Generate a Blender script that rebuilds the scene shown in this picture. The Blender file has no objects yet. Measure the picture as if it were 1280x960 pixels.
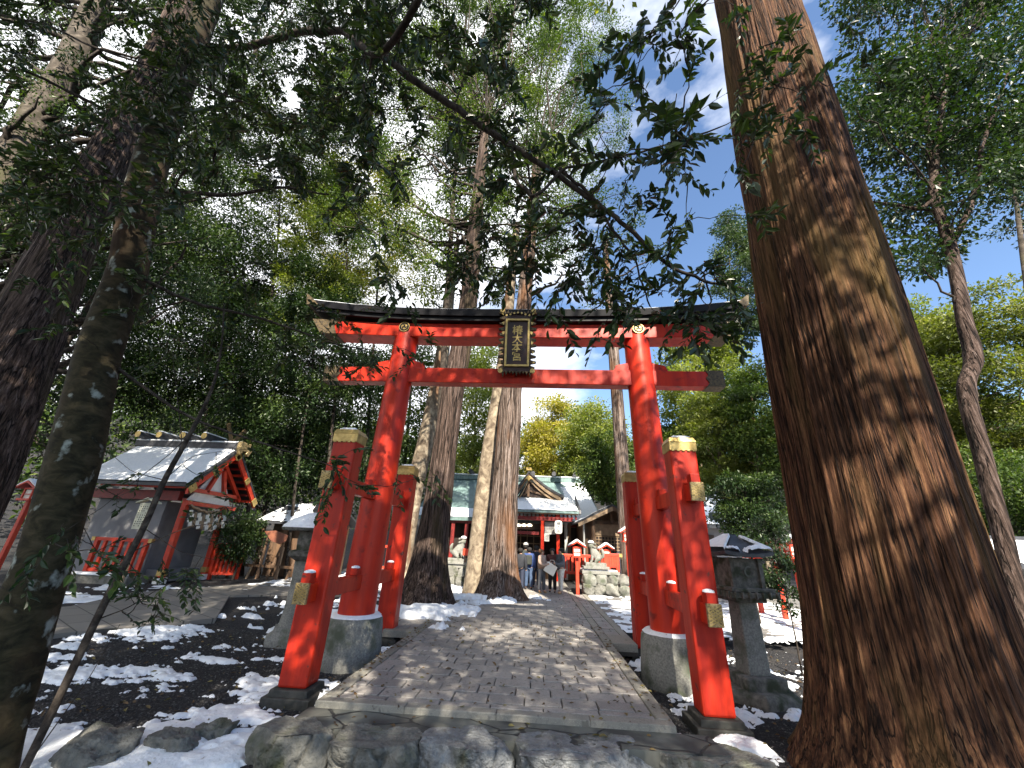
import bpy, bmesh, math, random
import numpy as np
from mathutils import Vector, Matrix
R_ = math.radians
C = bpy.data.collections.new("shrine_approach"); bpy.context.scene.collection.children.link(C)
scn = bpy.context.scene
# ------------------------------------------------------------------ camera, sky, sun, exposure
FPX, PITCH, YAW, ROLL = 486.4, .3867, .0698, .0425
CAM = np.array([.4392, -7.5489, 1.7])
cF = np.array([-math.sin(YAW)*math.cos(PITCH), math.cos(YAW)*math.cos(PITCH), math.sin(PITCH)])
cR = np.cross(cF, [0, 0, 1]); cR /= np.linalg.norm(cR); cU = np.cross(cR, cF)
cR, cU = cR*math.cos(ROLL)+cU*math.sin(ROLL), -cR*math.sin(ROLL)+cU*math.cos(ROLL)
cd = bpy.data.cameras.new("camera"); cam = bpy.data.objects.new("camera", cd); C.objects.link(cam)
cam.matrix_world = Matrix(((cR[0], cU[0], -cF[0], CAM[0]), (cR[1], cU[1], -cF[1], CAM[1]), (cR[2], cU[2], -cF[2], CAM[2]), (0, 0, 0, 1)))
cd.sensor_fit = 'HORIZONTAL'; cd.sensor_width = 36; cd.lens = 36*FPX/1280
cd.clip_start = .05; cd.clip_end = 3000
scn.camera = cam
SUN_EL, SUN_AZ = R_(42), R_(15)      # azimuth: to the right of straight behind the camera
sdir = Vector((math.sin(SUN_AZ)*math.cos(SUN_EL), -math.cos(SUN_AZ)*math.cos(SUN_EL), math.sin(SUN_EL)))
w = bpy.data.worlds.new("World"); scn.world = w; w.use_nodes = True
nt = w.node_tree; nt.nodes.clear()
def wn(t, **k):
    n = nt.nodes.new(t)
    for a, b in k.items(): setattr(n, a, b)
    return n
sky = wn('ShaderNodeTexSky', sky_type='NISHITA', sun_disc=False, sun_elevation=SUN_EL, sun_rotation=math.pi-SUN_AZ, altitude=100, air_density=1.0, dust_density=.25, ozone_density=3.2)
tc = wn('ShaderNodeTexCoord'); mp = wn('ShaderNodeMapping'); mp.inputs['Scale'].default_value = (1.2, 1.2, 2.6)
nz = wn('ShaderNodeTexNoise'); nz.inputs['Scale'].default_value = 1.6; nz.inputs['Detail'].default_value = 7; nz.inputs['Roughness'].default_value = .55
sx = wn('ShaderNodeSeparateXYZ'); mth = wn('ShaderNodeMath', operation='MULTIPLY_ADD'); mth.inputs[1].default_value = -.50
rp = wn('ShaderNodeMapRange'); rp.inputs[1].default_value = .41; rp.inputs[2].default_value = .57
mx = wn('ShaderNodeMixRGB'); mx.inputs[2].default_value = (6.6, 6.7, 7.0, 1)
bg = wn('ShaderNodeBackground'); bg.inputs['Strength'].default_value = .092
out = wn('ShaderNodeOutputWorld'); L = nt.links.new
L(tc.outputs['Generated'], mp.inputs[0]); L(mp.outputs[0], nz.inputs['Vector']); L(tc.outputs['Generated'], sx.inputs[0])
L(sx.outputs[0], mth.inputs[0]); L(nz.outputs['Fac'], mth.inputs[2]); L(mth.outputs[0], rp.inputs[0])
L(rp.outputs[0], mx.inputs[0]); L(sky.outputs[0], mx.inputs[1]); L(mx.outputs[0], bg.inputs[0]); L(bg.outputs[0], out.inputs[0])
sl = bpy.data.lights.new("sun", 'SUN'); sl.energy = 5.0; sl.angle = R_(.5); sl.color = (1, .91, .76)
so = bpy.data.objects.new("sun", sl); C.objects.link(so); so.rotation_euler = sdir.to_track_quat('Z', 'Y').to_euler(); so.location = (0, -20, 30)
vs = scn.view_settings; vs.view_transform = 'Standard'; vs.look = 'None'; vs.gamma = 1; vs.exposure = 1.68; vs.use_curve_mapping = False
scn.render.engine = 'CYCLES'
cy = scn.cycles; cy.max_bounces = 5; cy.diffuse_bounces = 3; cy.glossy_bounces = 2; cy.transmission_bounces = 3; cy.transparent_max_bounces = 4; cy.caustics_reflective = False; cy.caustics_refractive = False
cy.use_denoising = True; cy.sample_clamp_indirect = 6
def ray(px, py): return cF + cR*(px-640)/FPX - cU*(py-480)/FPX
def gnd(px, py, z=0.): d = ray(px, py); return CAM + d*(z-CAM[2])/d[2]
def at(px, py, Y): d = ray(px, py); return CAM + d*(Y-CAM[1])/d[1]
def dep(P): return float((np.asarray(P)-CAM) @ cF)
# ------------------------------------------------------------------ noise
def _h(i, j, k, s):
    n = (i*73856093) ^ (j*19349663) ^ (k*83492791) ^ (s*2654435761 & 0x7fffffff)
    n = (n ^ (n >> 13)) * 1274126177 & 0x7fffffff
    n = (n ^ (n >> 16)) * 668265263 & 0x7fffffff
    return ((n ^ (n >> 15)) & 0xffff) / 65535.
def vnoise(x, y, z=0., s=0):
    x, y, z = np.broadcast_arrays(np.asarray(x, float), np.asarray(y, float), np.asarray(z, float))
    i, j, k = np.floor(x).astype(np.int64), np.floor(y).astype(np.int64), np.floor(z).astype(np.int64)
    u, v, t = x-i, y-j, z-k; u = u*u*(3-2*u); v = v*v*(3-2*v); t = t*t*(3-2*t)
    r = 0
    for a in (0, 1):
        for b in (0, 1):
            for c in (0, 1):
                r = r + _h(i+a, j+b, k+c, s)*np.where(a, u, 1-u)*np.where(b, v, 1-v)*np.where(c, t, 1-t)
    return r
def fbm(x, y, z=0., s=0, o=4):
    r, a, f, t = 0, 1., 1., 0
    for q in range(o): r = r+a*vnoise(np.asarray(x)*f, np.asarray(y)*f, np.asarray(z)*f, s+q); t += a; a *= .5; f *= 2.03
    return r/t
def sst(a, b, x): t = np.clip((x-a)/(b-a), 0, 1); return t*t*(3-2*t)
# ------------------------------------------------------------------ materials
def mat(name, c1, c2=None, rough=.6, scale=6, stretch=(1, 1, 1), bump=0., bscale=None, metal=0., detail=5, thr=(.35, .65), coat=0., spec=.5, bdist=.02, c3=None, s3=2., t3=(.55, .65), rvar=0., sub=0.):
    m = bpy.data.materials.new(name); m.use_nodes = True; n = m.node_tree.nodes; l = m.node_tree.links.new
    b = n['Principled BSDF']; b.inputs['Roughness'].default_value = rough; b.inputs['Metallic'].default_value = metal
    b.inputs['Specular IOR Level'].default_value = spec; b.inputs['Coat Weight'].default_value = coat; b.inputs['Coat Roughness'].default_value = .15
    if sub: b.inputs['Subsurface Weight'].default_value = sub; b.inputs['Subsurface Radius'].default_value = (.05, .06, .08)
    t = n.new('ShaderNodeTexCoord'); g = n.new('ShaderNodeMapping'); g.inputs['Scale'].default_value = stretch; l(t.outputs['Object'], g.inputs[0])
    c2 = c2 or tuple(x*.75 for x in c1)
    a = n.new('ShaderNodeTexNoise'); a.inputs['Scale'].default_value = scale; a.inputs['Detail'].default_value = detail; a.inputs['Roughness'].default_value = .6; l(g.outputs[0], a.inputs[0])
    r = n.new('ShaderNodeMapRange'); r.inputs[1].default_value, r.inputs[2].default_value = thr; l(a.outputs['Fac'], r.inputs[0])
    x = n.new('ShaderNodeMixRGB'); x.inputs[1].default_value = (*c1, 1); x.inputs[2].default_value = (*c2, 1); l(r.outputs[0], x.inputs[0]); last = x
    if c3:
        a3 = n.new('ShaderNodeTexNoise'); a3.inputs['Scale'].default_value = s3; a3.inputs['Detail'].default_value = 4; l(t.outputs['Object'], a3.inputs[0])
        r3 = n.new('ShaderNodeMapRange'); r3.inputs[1].default_value, r3.inputs[2].default_value = t3; l(a3.outputs['Fac'], r3.inputs[0])
        y = n.new('ShaderNodeMixRGB'); y.inputs[2].default_value = (*c3, 1); l(x.outputs[0], y.inputs[1]); l(r3.outputs[0], y.inputs[0]); last = y
    l(last.outputs[0], b.inputs['Base Color'])
    if rvar:
        rr = n.new('ShaderNodeMapRange'); rr.inputs[3].default_value = rough-rvar; rr.inputs[4].default_value = rough+rvar; l(a.outputs['Fac'], rr.inputs[0]); l(rr.outputs[0], b.inputs['Roughness'])
    if bump:
        q = n.new('ShaderNodeTexNoise'); q.inputs['Scale'].default_value = bscale or scale*2; q.inputs['Detail'].default_value = 6; l(g.outputs[0], q.inputs[0])
        k = n.new('ShaderNodeBump'); k.inputs['Strength'].default_value = bump; k.inputs['Distance'].default_value = bdist; l(q.outputs['Fac'], k.inputs['Height']); l(k.outputs[0], b.inputs['Normal'])
    return m
def leafmat(name, dark, mid, light, trans=.3, rough=.38, spec=.5):
    m = bpy.data.materials.new(name); m.use_nodes = True; n = m.node_tree.nodes; l = m.node_tree.links.new
    b = n['Principled BSDF']; b.inputs['Roughness'].default_value = rough; b.inputs['Specular IOR Level'].default_value = spec
    a = n.new('ShaderNodeAttribute'); a.attribute_name = 'tone'
    r = n.new('ShaderNodeValToRGB'); e = r.color_ramp.elements; e[0].color = (*dark, 1); e[1].color = (*light, 1); q = e.new(.55); q.color = (*mid, 1)
    l(a.outputs['Fac'], r.inputs[0]); l(r.outputs[0], b.inputs['Base Color'])
    t = n.new('ShaderNodeBsdfTranslucent'); h = n.new('ShaderNodeMixRGB'); h.blend_type = 'MULTIPLY'; h.inputs[0].default_value = 1; h.inputs[2].default_value = (1.5, 1.7, .5, 1)
    l(r.outputs[0], h.inputs[1]); l(h.outputs[0], t.inputs[0])
    s = n.new('ShaderNodeMixShader'); s.inputs[0].default_value = trans; l(b.outputs[0], s.inputs[1]); l(t.outputs[0], s.inputs[2]); l(s.outputs[0], n['Material Output'].inputs[0])
    return m
def barkmat(name, c1, c2, c3, vert=.5, scale=9, bump=.9, moss=None, mt=(.56, .66), lich=None, lt=(.62, .66), ls=2.2, bd=.03, streak=True, crack=14.):
    m = bpy.data.materials.new(name); m.use_nodes = True; n = m.node_tree.nodes; l = m.node_tree.links.new
    b = n['Principled BSDF']; b.inputs['Roughness'].default_value = .88; b.inputs['Specular IOR Level'].default_value = .2
    t = n.new('ShaderNodeTexCoord'); g = n.new('ShaderNodeMapping'); g.inputs['Scale'].default_value = (1, 1, vert*.11 if streak else vert); l(t.outputs['Object'], g.inputs[0])
    a = n.new('ShaderNodeTexNoise'); a.inputs['Scale'].default_value = scale; a.inputs['Detail'].default_value = 8; a.inputs['Roughness'].default_value = .65; a.inputs['Distortion'].default_value = .12 if streak else .6; l(g.outputs[0], a.inputs[0])
    r = n.new('ShaderNodeValToRGB'); e = r.color_ramp.elements; e[0].position = .38; e[1].position = .66; e[0].color = (*c1, 1); e[1].color = (*c3, 1); q = e.new(.52); q.color = (*c2, 1); l(a.outputs['Fac'], r.inputs[0])
    last = r.outputs[0]; hsrc = a.outputs['Fac']
    if streak:
        g3 = n.new('ShaderNodeMapping'); g3.inputs['Scale'].default_value = (1, 1, .045); l(t.outputs['Object'], g3.inputs[0])
        a3 = n.new('ShaderNodeTexNoise'); a3.inputs['Scale'].default_value = crack; a3.inputs['Detail'].default_value = 3; a3.inputs['Distortion'].default_value = .12; l(g3.outputs[0], a3.inputs[0])
        m1 = n.new('ShaderNodeMath'); m1.operation = 'SUBTRACT'; m1.inputs[1].default_value = .5; l(a3.outputs['Fac'], m1.inputs[0]); m2 = n.new('ShaderNodeMath'); m2.operation = 'ABSOLUTE'; l(m1.outputs[0], m2.inputs[0])
        r3 = n.new('ShaderNodeMapRange'); r3.inputs[1].default_value = .004; r3.inputs[2].default_value = .035; l(m2.outputs[0], r3.inputs[0])
        x3 = n.new('ShaderNodeMixRGB'); x3.inputs[1].default_value = (*[q_*.35 for q_ in c1], 1); l(r3.outputs[0], x3.inputs[0]); l(last, x3.inputs[2]); last = x3.outputs[0]
        m4 = n.new('ShaderNodeMath'); m4.operation = 'ADD'; l(r3.outputs[0], m4.inputs[0]); l(a.outputs['Fac'], m4.inputs[1]); hsrc = m4.outputs[0]
        g5 = n.new('ShaderNodeMapping'); g5.inputs['Scale'].default_value = (1, 1, .12); l(t.outputs['Object'], g5.inputs[0])
        a5 = n.new('ShaderNodeTexNoise'); a5.inputs['Scale'].default_value = 85; a5.inputs['Detail'].default_value = 5; a5.inputs['Roughness'].default_value = .7; l(g5.outputs[0], a5.inputs[0])
        r5 = n.new('ShaderNodeMapRange'); r5.inputs[1].default_value = .3; r5.inputs[2].default_value = .7; r5.inputs[3].default_value = .45; r5.inputs[4].default_value = 1.45; l(a5.outputs['Fac'], r5.inputs[0])
        x5 = n.new('ShaderNodeVectorMath'); x5.operation = 'SCALE'; l(last, x5.inputs[0]); l(r5.outputs[0], x5.inputs['Scale']); last = x5.outputs[0]
        m5 = n.new('ShaderNodeMath'); m5.operation = 'MULTIPLY_ADD'; m5.inputs[1].default_value = .8; l(a5.outputs['Fac'], m5.inputs[0]); l(hsrc, m5.inputs[2]); hsrc = m5.outputs[0]
    def over(col, sc, th, last, seedoff, st=(1, 1, .22), det=7):
        g2 = n.new('ShaderNodeMapping'); g2.inputs['Scale'].default_value = st; g2.inputs['Location'].default_value = (seedoff, 1.3, seedoff); l(t.outputs['Object'], g2.inputs[0])
        a2 = n.new('ShaderNodeTexNoise'); a2.inputs['Scale'].default_value = sc; a2.inputs['Detail'].default_value = det; l(g2.outputs[0], a2.inputs[0])
        r2 = n.new('ShaderNodeMapRange'); r2.inputs[1].default_value, r2.inputs[2].default_value = th; l(a2.outputs['Fac'], r2.inputs[0])
        x = n.new('ShaderNodeMixRGB'); x.inputs[2].default_value = (*col, 1); l(last, x.inputs[1]); l(r2.outputs[0], x.inputs[0]); return x.outputs[0]
    if moss: last = over(moss, 1.7, mt, last, 3.1)
    if lich: last = over(lich, ls, lt, last, 7.7, (1, 1, .8), 9)
    l(last, b.inputs['Base Color'])
    k = n.new('ShaderNodeBump'); k.inputs['Strength'].default_value = bump; k.inputs['Distance'].default_value = bd; l(hsrc, k.inputs['Height']); l(k.outputs[0], b.inputs['Normal'])
    return m
M = {}
RED = (.54, .032, .008)
M['red'] = mat('vermilion_lacquer', RED, (.36, .016, .008), rough=.42, scale=5, stretch=(1, 1, .12), bump=.10, bscale=24, spec=.28, rvar=.1, c3=(.20, .014, .010), s3=5, t3=(.60, .72))
M['redworn'] = mat('worn_vermilion', (.49, .027, .009), (.30, .016, .009), rough=.46, scale=7, stretch=(1, 1, .10), bump=.14, bscale=26, spec=.28, c3=(.10, .03, .025), s3=8, t3=(.64, .70), rvar=.1)
M['redpaint'] = mat('fence_vermilion', (.60, .045, .012), (.42, .028, .010), rough=.5, scale=5)
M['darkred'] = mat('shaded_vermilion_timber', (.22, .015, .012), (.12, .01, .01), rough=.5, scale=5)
M['black'] = mat('black_lacquer', (.006, .006, .008), (.012, .012, .015), rough=.5, scale=3, bump=.05, spec=.18)
M['gold'] = mat('gilt_metal', (.42, .32, .16), (.16, .12, .06), rough=.5, scale=30, metal=.5, bump=.5, bscale=45, bdist=.01, thr=(.4, .6))
M['goldplain'] = mat('polished_gilt', (.55, .40, .15), (.34, .24, .08), rough=.42, scale=12, metal=.6)
M['golddark'] = mat('dulled_gilt', (.11, .075, .032), (.03, .022, .012), rough=.6, scale=22, metal=.3, bump=.5, bscale=60, bdist=.01)
M['stone'] = mat('grey_granite', (.25, .245, .22), (.13, .13, .12), rough=.85, scale=40, bump=.35, bscale=60, bdist=.008, c3=(.07, .08, .055), s3=3.2, t3=(.48, .66))
M['stonedark'] = mat('weathered_stone', (.17, .16, .14), (.07, .068, .06), rough=.9, scale=14, bump=.4, bscale=40, bdist=.01, c3=(.035, .042, .022), s3=4, t3=(.5, .62))
M['plinth'] = mat('damp_dark_plinth', (.05, .048, .042), (.02, .022, .018), rough=.7, scale=12, bump=.4, bscale=30, bdist=.01)
M['rock'] = mat('mossy_boulder', (.19, .185, .165), (.085, .085, .075), rough=.82, scale=11, bump=1, bscale=28, bdist=.03, c3=(.06, .068, .035), s3=2.6, t3=(.54, .70), thr=(.3, .7))
M['rockwet'] = mat('blue_grey_boulder', (.22, .23, .235), (.10, .105, .11), rough=.55, scale=13, bump=1, bscale=30, bdist=.03, c3=(.06, .065, .04), s3=2.6, t3=(.56, .70), thr=(.3, .7))
M['snow'] = mat('snow', (.84, .86, .89), (.74, .77, .82), rough=.8, scale=14, bump=.7, bscale=30, bdist=.015, c3=(.42, .39, .34), s3=22, t3=(.66, .74))
M['copperroof'] = mat('green_copper_roof', (.17, .25, .245), (.10, .16, .155), rough=.5, scale=3, stretch=(3, .6, 1), bump=.2, bscale=20)
M['darkroof'] = mat('dark_roofing', (.05, .052, .06), (.03, .03, .035), rough=.5, scale=8, bump=.2)
M['wood'] = mat('brown_timber', (.13, .07, .035), (.06, .035, .02), rough=.7, scale=6, stretch=(1, 1, .2), bump=.3)
M['paletimber'] = mat('pale_timber', (.34, .24, .15), (.22, .15, .09), rough=.7, scale=6, bump=.2)
M['greywall'] = mat('grey_plaster', (.20, .20, .21), (.15, .15, .16), rough=.85, scale=2, bump=.1)
M['white'] = mat('white_plaster', (.74, .74, .72), (.62, .62, .6), rough=.8, scale=4)
M['paper'] = mat('white_paper', (.78, .76, .70), (.70, .67, .60), rough=.7, scale=5)
M['cream'] = mat('cream_board', (.55, .54, .42), (.45, .44, .34), rough=.7, scale=5)
M['lanternpaper'] = mat('lantern_paper', (.8, .78, .72)); b_ = M['lanternpaper'].node_tree.nodes['Principled BSDF']; b_.inputs['Emission Color'].default_value = (1, .93, .8, 1); b_.inputs['Emission Strength'].default_value = .35
M['ink'] = mat('black_ink', (.02, .02, .02), (.03, .03, .03), rough=.6)
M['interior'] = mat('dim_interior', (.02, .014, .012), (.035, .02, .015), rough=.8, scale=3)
M['lamp'] = mat('lit_lamp', (.9, .8, .6)); b_ = M['lamp'].node_tree.nodes['Principled BSDF']; b_.inputs['Emission Color'].default_value = (1, .85, .6, 1); b_.inputs['Emission Strength'].default_value = 1.2  # glow also put on the round paper ornaments, which are no lamps
M['plaque'] = mat('dark_red_brown_panel', (.045, .010, .007), (.012, .006, .006), rough=.5, scale=5)
M['pipe'] = mat('painted_steel', (.42, .42, .40), (.32, .32, .3), rough=.5)
M['brownsign'] = mat('brown_sign', (.22, .08, .04), (.15, .05, .03), rough=.6)
M['cedar'] = barkmat('cedar_bark', (.026, .011, .006), (.092, .041, .021), (.21, .108, .054), vert=.35, scale=24, moss=(.13, .08, .028), mt=(.50, .72), bd=.03, crack=15)
M['cedargrey'] = barkmat('grey_cedar_bark', (.05, .034, .027), (.15, .11, .09), (.31, .26, .24), vert=.35, scale=22, moss=(.16, .075, .035), mt=(.5, .7), crack=9)
M['cedardark'] = barkmat('dark_cedar_bark', (.022, .014, .011), (.075, .050, .040), (.17, .125, .11), vert=.35, scale=24, moss=(.06, .045, .022), mt=(.55, .75), crack=10)
M['mossy'] = barkmat('mossy_olive_bark', (.012, .011, .006), (.030, .026, .013), (.055, .045, .026), vert=1.6, scale=6, bump=.6, moss=(.035, .02, .011), mt=(.5, .7), lich=(.27, .30, .27), lt=(.60, .69), ls=5.5, streak=False, bd=.012)
M['smooth'] = barkmat('smooth_grey_bark', (.03, .025, .02), (.065, .053, .042), (.13, .11, .09), vert=1, scale=4, bump=.3, moss=(.06, .055, .03), streak=False, bd=.01)
M['pale'] = barkmat('pale_bark', (.10, .075, .055), (.21, .17, .125), (.36, .30, .22), vert=.8, scale=4, bump=.35, moss=(.15, .085, .05), streak=False, bd=.015)
M['twig'] = barkmat('twig_bark', (.02, .016, .013), (.045, .036, .03), (.09, .075, .06), vert=1, scale=12, bump=.2, streak=False, bd=.004)
M['camellia'] = leafmat('glossy_oak_leaf', (.008, .018, .008), (.024, .050, .013), (.11, .16, .024), trans=.22, rough=.36, spec=.45)
M['oak'] = leafmat('evergreen_leaf', (.020, .040, .012), (.060, .098, .022), (.17, .20, .04), trans=.32, rough=.45, spec=.3)
M['oakdark'] = leafmat('dark_evergreen_leaf', (.008, .020, .008), (.024, .048, .014), (.085, .125, .028), trans=.24, rough=.42, spec=.35)
M['yellow'] = leafmat('yellow_green_leaf', (.16, .15, .03), (.32, .28, .05), (.46, .38, .08), trans=.4, rough=.5)
M['palegreen'] = leafmat('pale_green_leaf', (.07, .10, .025), (.18, .21, .05), (.32, .33, .08), trans=.4, rough=.45)
M['conifer'] = leafmat('conifer_spray', (.022, .045, .020), (.045, .078, .030), (.09, .125, .04), trans=.2, rough=.55)
M['cedarleaf'] = leafmat('cedar_spray', (.045, .062, .016), (.13, .15, .032), (.27, .26, .055), trans=.35, rough=.55)
# ------------------------------------------------------------------ object helpers
OFF = {}
def tag(o, label=None, cat=None, group=None, kind=None):
    if label: o['label'] = label
    if cat: o['category'] = cat
    if group: o['group'] = group
    if kind: o['kind'] = kind
    return o
def empty(name, loc, label, cat, group=None):
    o = bpy.data.objects.new(name, None); C.objects.link(o); o.location = loc; o.empty_display_size = .2
    OFF[o] = np.array(loc, float); return tag(o, label, cat, group)
def link(name, me, m, parent=None):
    if m and not me.materials: me.materials.append(m)
    o = bpy.data.objects.new(name, me); C.objects.link(o)
    if parent is not None:
        o.parent = parent; off = OFF.get(parent)
        OFF[o] = off if off is not None else np.zeros(3)
    else: OFF[o] = np.zeros(3)
    return o
def npmesh(name, V, F, m, parent=None, tone=None, smooth=False):
    V = np.asarray(V, np.float32); F = np.asarray(F, np.int32)
    if parent is not None and parent in OFF: V = V-OFF[parent].astype(np.float32)
    me = bpy.data.meshes.new(name); k = F.shape[1]
    me.vertices.add(len(V)); me.vertices.foreach_set('co', V.ravel())
    me.loops.add(F.size); me.loops.foreach_set('vertex_index', F.ravel())
    me.polygons.add(len(F)); me.polygons.foreach_set('loop_start', np.arange(0, F.size, k, dtype=np.int32))
    me.polygons.foreach_set('use_smooth', np.full(len(F), smooth))
    if tone is not None:
        a = me.attributes.new('tone', 'FLOAT', 'POINT'); a.data.foreach_set('value', np.asarray(tone, np.float32))
    me.update(calc_edges=True)
    return link(name, me, m, parent)
class MB:
    def __init__(s): s.v = []; s.f = []; s.sm = []
    def add(s, vs, fs, sm=False):
        b = len(s.v); s.v += [tuple(map(float, p)) for p in vs]; s.f += [tuple(b+i for i in f) for f in fs]; s.sm += [sm]*len(fs); return s
    def box(s, c, d, rz=0, rx=0, ry=0, taper=1.):
        x, y, z = [q/2 for q in d]; P = []
        rot = Matrix.Rotation(rz, 3, 'Z') @ Matrix.Rotation(ry, 3, 'Y') @ Matrix.Rotation(rx, 3, 'X')
        for k in (-1, 1):
            t = taper if k > 0 else 1
            for i, j in ((-1, -1), (1, -1), (1, 1), (-1, 1)): P.append(rot @ Vector((i*x*t, j*y*t, k*z)) + Vector(c))
        return s.add(P, [(3, 2, 1, 0), (4, 5, 6, 7), (0, 1, 5, 4), (1, 2, 6, 5), (2, 3, 7, 6), (3, 0, 4, 7)])
    def bb(s, x0, x1, y0, y1, z0, z1): return s.box(((x0+x1)/2, (y0+y1)/2, (z0+z1)/2), (x1-x0, y1-y0, z1-z0))
    def bar(s, a, b, wd, h):   # rectangular bar from a to b
        a = Vector(a); b = Vector(b); d = b-a; q = d.to_track_quat('X', 'Z').to_matrix(); P = []
        for k in (0, 1):
            for i, j in ((-1, -1), (1, -1), (1, 1), (-1, 1)): P.append(a+d*k+q @ Vector((0, i*wd/2, j*h/2)))
        return s.add(P, [(3, 2, 1, 0), (4, 5, 6, 7), (0, 1, 5, 4), (1, 2, 6, 5), (2, 3, 7, 6), (3, 0, 4, 7)])
    def cyl(s, a, b, r0, r1=None, n=16, cap=True):
        r1 = r0 if r1 is None else r1; a = Vector(a); b = Vector(b); q = (b-a).to_track_quat('Z', 'Y').to_matrix(); P = []
        for c, r in ((a, r0), (b, r1)):
            for i in range(n): t = 2*math.pi*i/n; P.append(c+q @ Vector((r*math.cos(t), r*math.sin(t), 0)))
        s.add(P, [(i, (i+1) % n, n+(i+1) % n, n+i) for i in range(n)], True)
        if cap: s.add(P, [tuple(range(n))[::-1], tuple(range(n, 2*n))])
        return s
    def lathe(s, c, prof, n=24, sm=True, ph=0, sq=1.):
        P = []
        for r, z in prof:
            for i in range(n): t = 2*math.pi*i/n+ph; P.append((c[0]+r*math.cos(t), c[1]+r*math.sin(t)*sq, c[2]+z))
        fs = [(k*n+i, k*n+(i+1) % n, (k+1)*n+(i+1) % n, (k+1)*n+i) for k in range(len(prof)-1) for i in range(n)]
        s.add(P, fs, sm); m = len(prof)
        return s.add(P, [tuple(range(n))[::-1], tuple(range((m-1)*n, m*n))])
    def prism(s, poly, ax, a, b):  # extrude 2D polygon along axis ax ('x','y','z')
        def p3(q, t): return (t, q[0], q[1]) if ax == 'x' else (q[0], t, q[1]) if ax == 'y' else (q[0], q[1], t)
        n = len(poly); P = [p3(q, a) for q in poly]+[p3(q, b) for q in poly]
        return s.add(P, [(i, (i+1) % n, n+(i+1) % n, n+i) for i in range(n)]+[tuple(range(n))[::-1], tuple(range(n, 2*n))])
    def build(s, name, m, parent=None, bev=0., seg=2):
        off = OFF[parent] if parent is not None and parent in OFF else np.zeros(3)
        me = bpy.data.meshes.new(name); me.from_pydata([(x-off[0], y-off[1], z-off[2]) for x, y, z in s.v], [], s.f)
        me.polygons.foreach_set('use_smooth', s.sm); bm = bmesh.new(); bm.from_mesh(me); bmesh.ops.recalc_face_normals(bm, faces=bm.faces); bm.to_mesh(me); bm.free()
        o = link(name, me, m, parent)
        if bev: d = o.modifiers.new('bevel', 'BEVEL'); d.width = bev; d.segments = seg; d.limit_method = 'ANGLE'
        return o
def text(name, body, size, m, parent, mw, depth=.01, vertical=True):
    cu = bpy.data.curves.new(name, 'FONT'); cu.body = '\n'.join(body) if vertical else body; cu.size = size; cu.extrude = depth; cu.align_x = 'CENTER'; cu.align_y = 'CENTER'; cu.space_line = .86; cu.offset = .012*size
    t = bpy.data.objects.new('tmp', cu); C.objects.link(t); bpy.context.view_layer.update()
    me = bpy.data.meshes.new_from_object(t.evaluated_get(bpy.context.evaluated_depsgraph_get())); bpy.data.objects.remove(t)
    co = np.empty(len(me.vertices)*3, np.float32); me.vertices.foreach_get('co', co); co = co.reshape(-1, 3); mid = (co.max(0)+co.min(0))/2
    off = OFF.get(parent, np.zeros(3)); me.transform(Matrix.Translation(Vector(-off)) @ mw @ Matrix.Translation((-float(mid[0]), -float(mid[1]), 0))); me.materials.clear()
    return link(name, me, m, parent)
def copy_tree(o, parent=None):
    c = o.copy(); C.objects.link(c); c.parent = parent
    for ch in list(o.children): copy_tree(ch, c)
    return c
# ------------------------------------------------------------------ trunks and leaves
def smooth_path(P, n):
    P = np.asarray(P, float); t = np.linspace(0, 1, len(P)); u = np.linspace(0, 1, n)
    Q = np.stack([np.interp(u, t, P[:, i]) for i in range(P.shape[1])], 1)
    k = max(1, n//(len(P)*4)); ker = np.ones(2*k+1)/(2*k+1)
    Qp = np.pad(Q, ((k, k), (0, 0)), mode='edge'); 
    for i in range(Q.shape[1]):
        a = Q[:, i]; pad = np.concatenate([2*a[0]-a[1:k+1][::-1], a, 2*a[-1]-a[-k-1:-1][::-1]]) if k > 0 else a
        Q[:, i] = np.convolve(pad, ker, 'valid')
    return Q
def tube(P, r, n=6):
    P = np.asarray(P, float); r = np.asarray(r, float); T = np.gradient(P, axis=0); T /= np.linalg.norm(T, axis=1)[:, None]+1e-9
    ref = np.array([0, 1., .1]) if abs(T[:, 2]).mean() > .7 else np.array([0., .1, 1])
    A = np.cross(T, ref); A /= np.linalg.norm(A, axis=1)[:, None]+1e-9; B = np.cross(T, A)
    th = np.linspace(0, 2*np.pi, n, endpoint=False)
    V = P[:, None]+r[:, None, None]*(A[:, None]*np.cos(th)[None, :, None]+B[:, None]*np.sin(th)[None, :, None])
    m = len(P); i = np.arange(m-1)[:, None]; j = np.arange(n)[None]; j2 = (j+1) % n
    F = np.stack([i*n+j, i*n+j2, (i+1)*n+j2, (i+1)*n+j], -1).reshape(-1, 4)
    return V.reshape(-1, 3), F
def merge(parts):
    V = []; F = []; o = 0
    for v, f in parts: V.append(v); F.append(f+o); o += len(v)
    return np.concatenate(V), np.concatenate(F)
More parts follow.
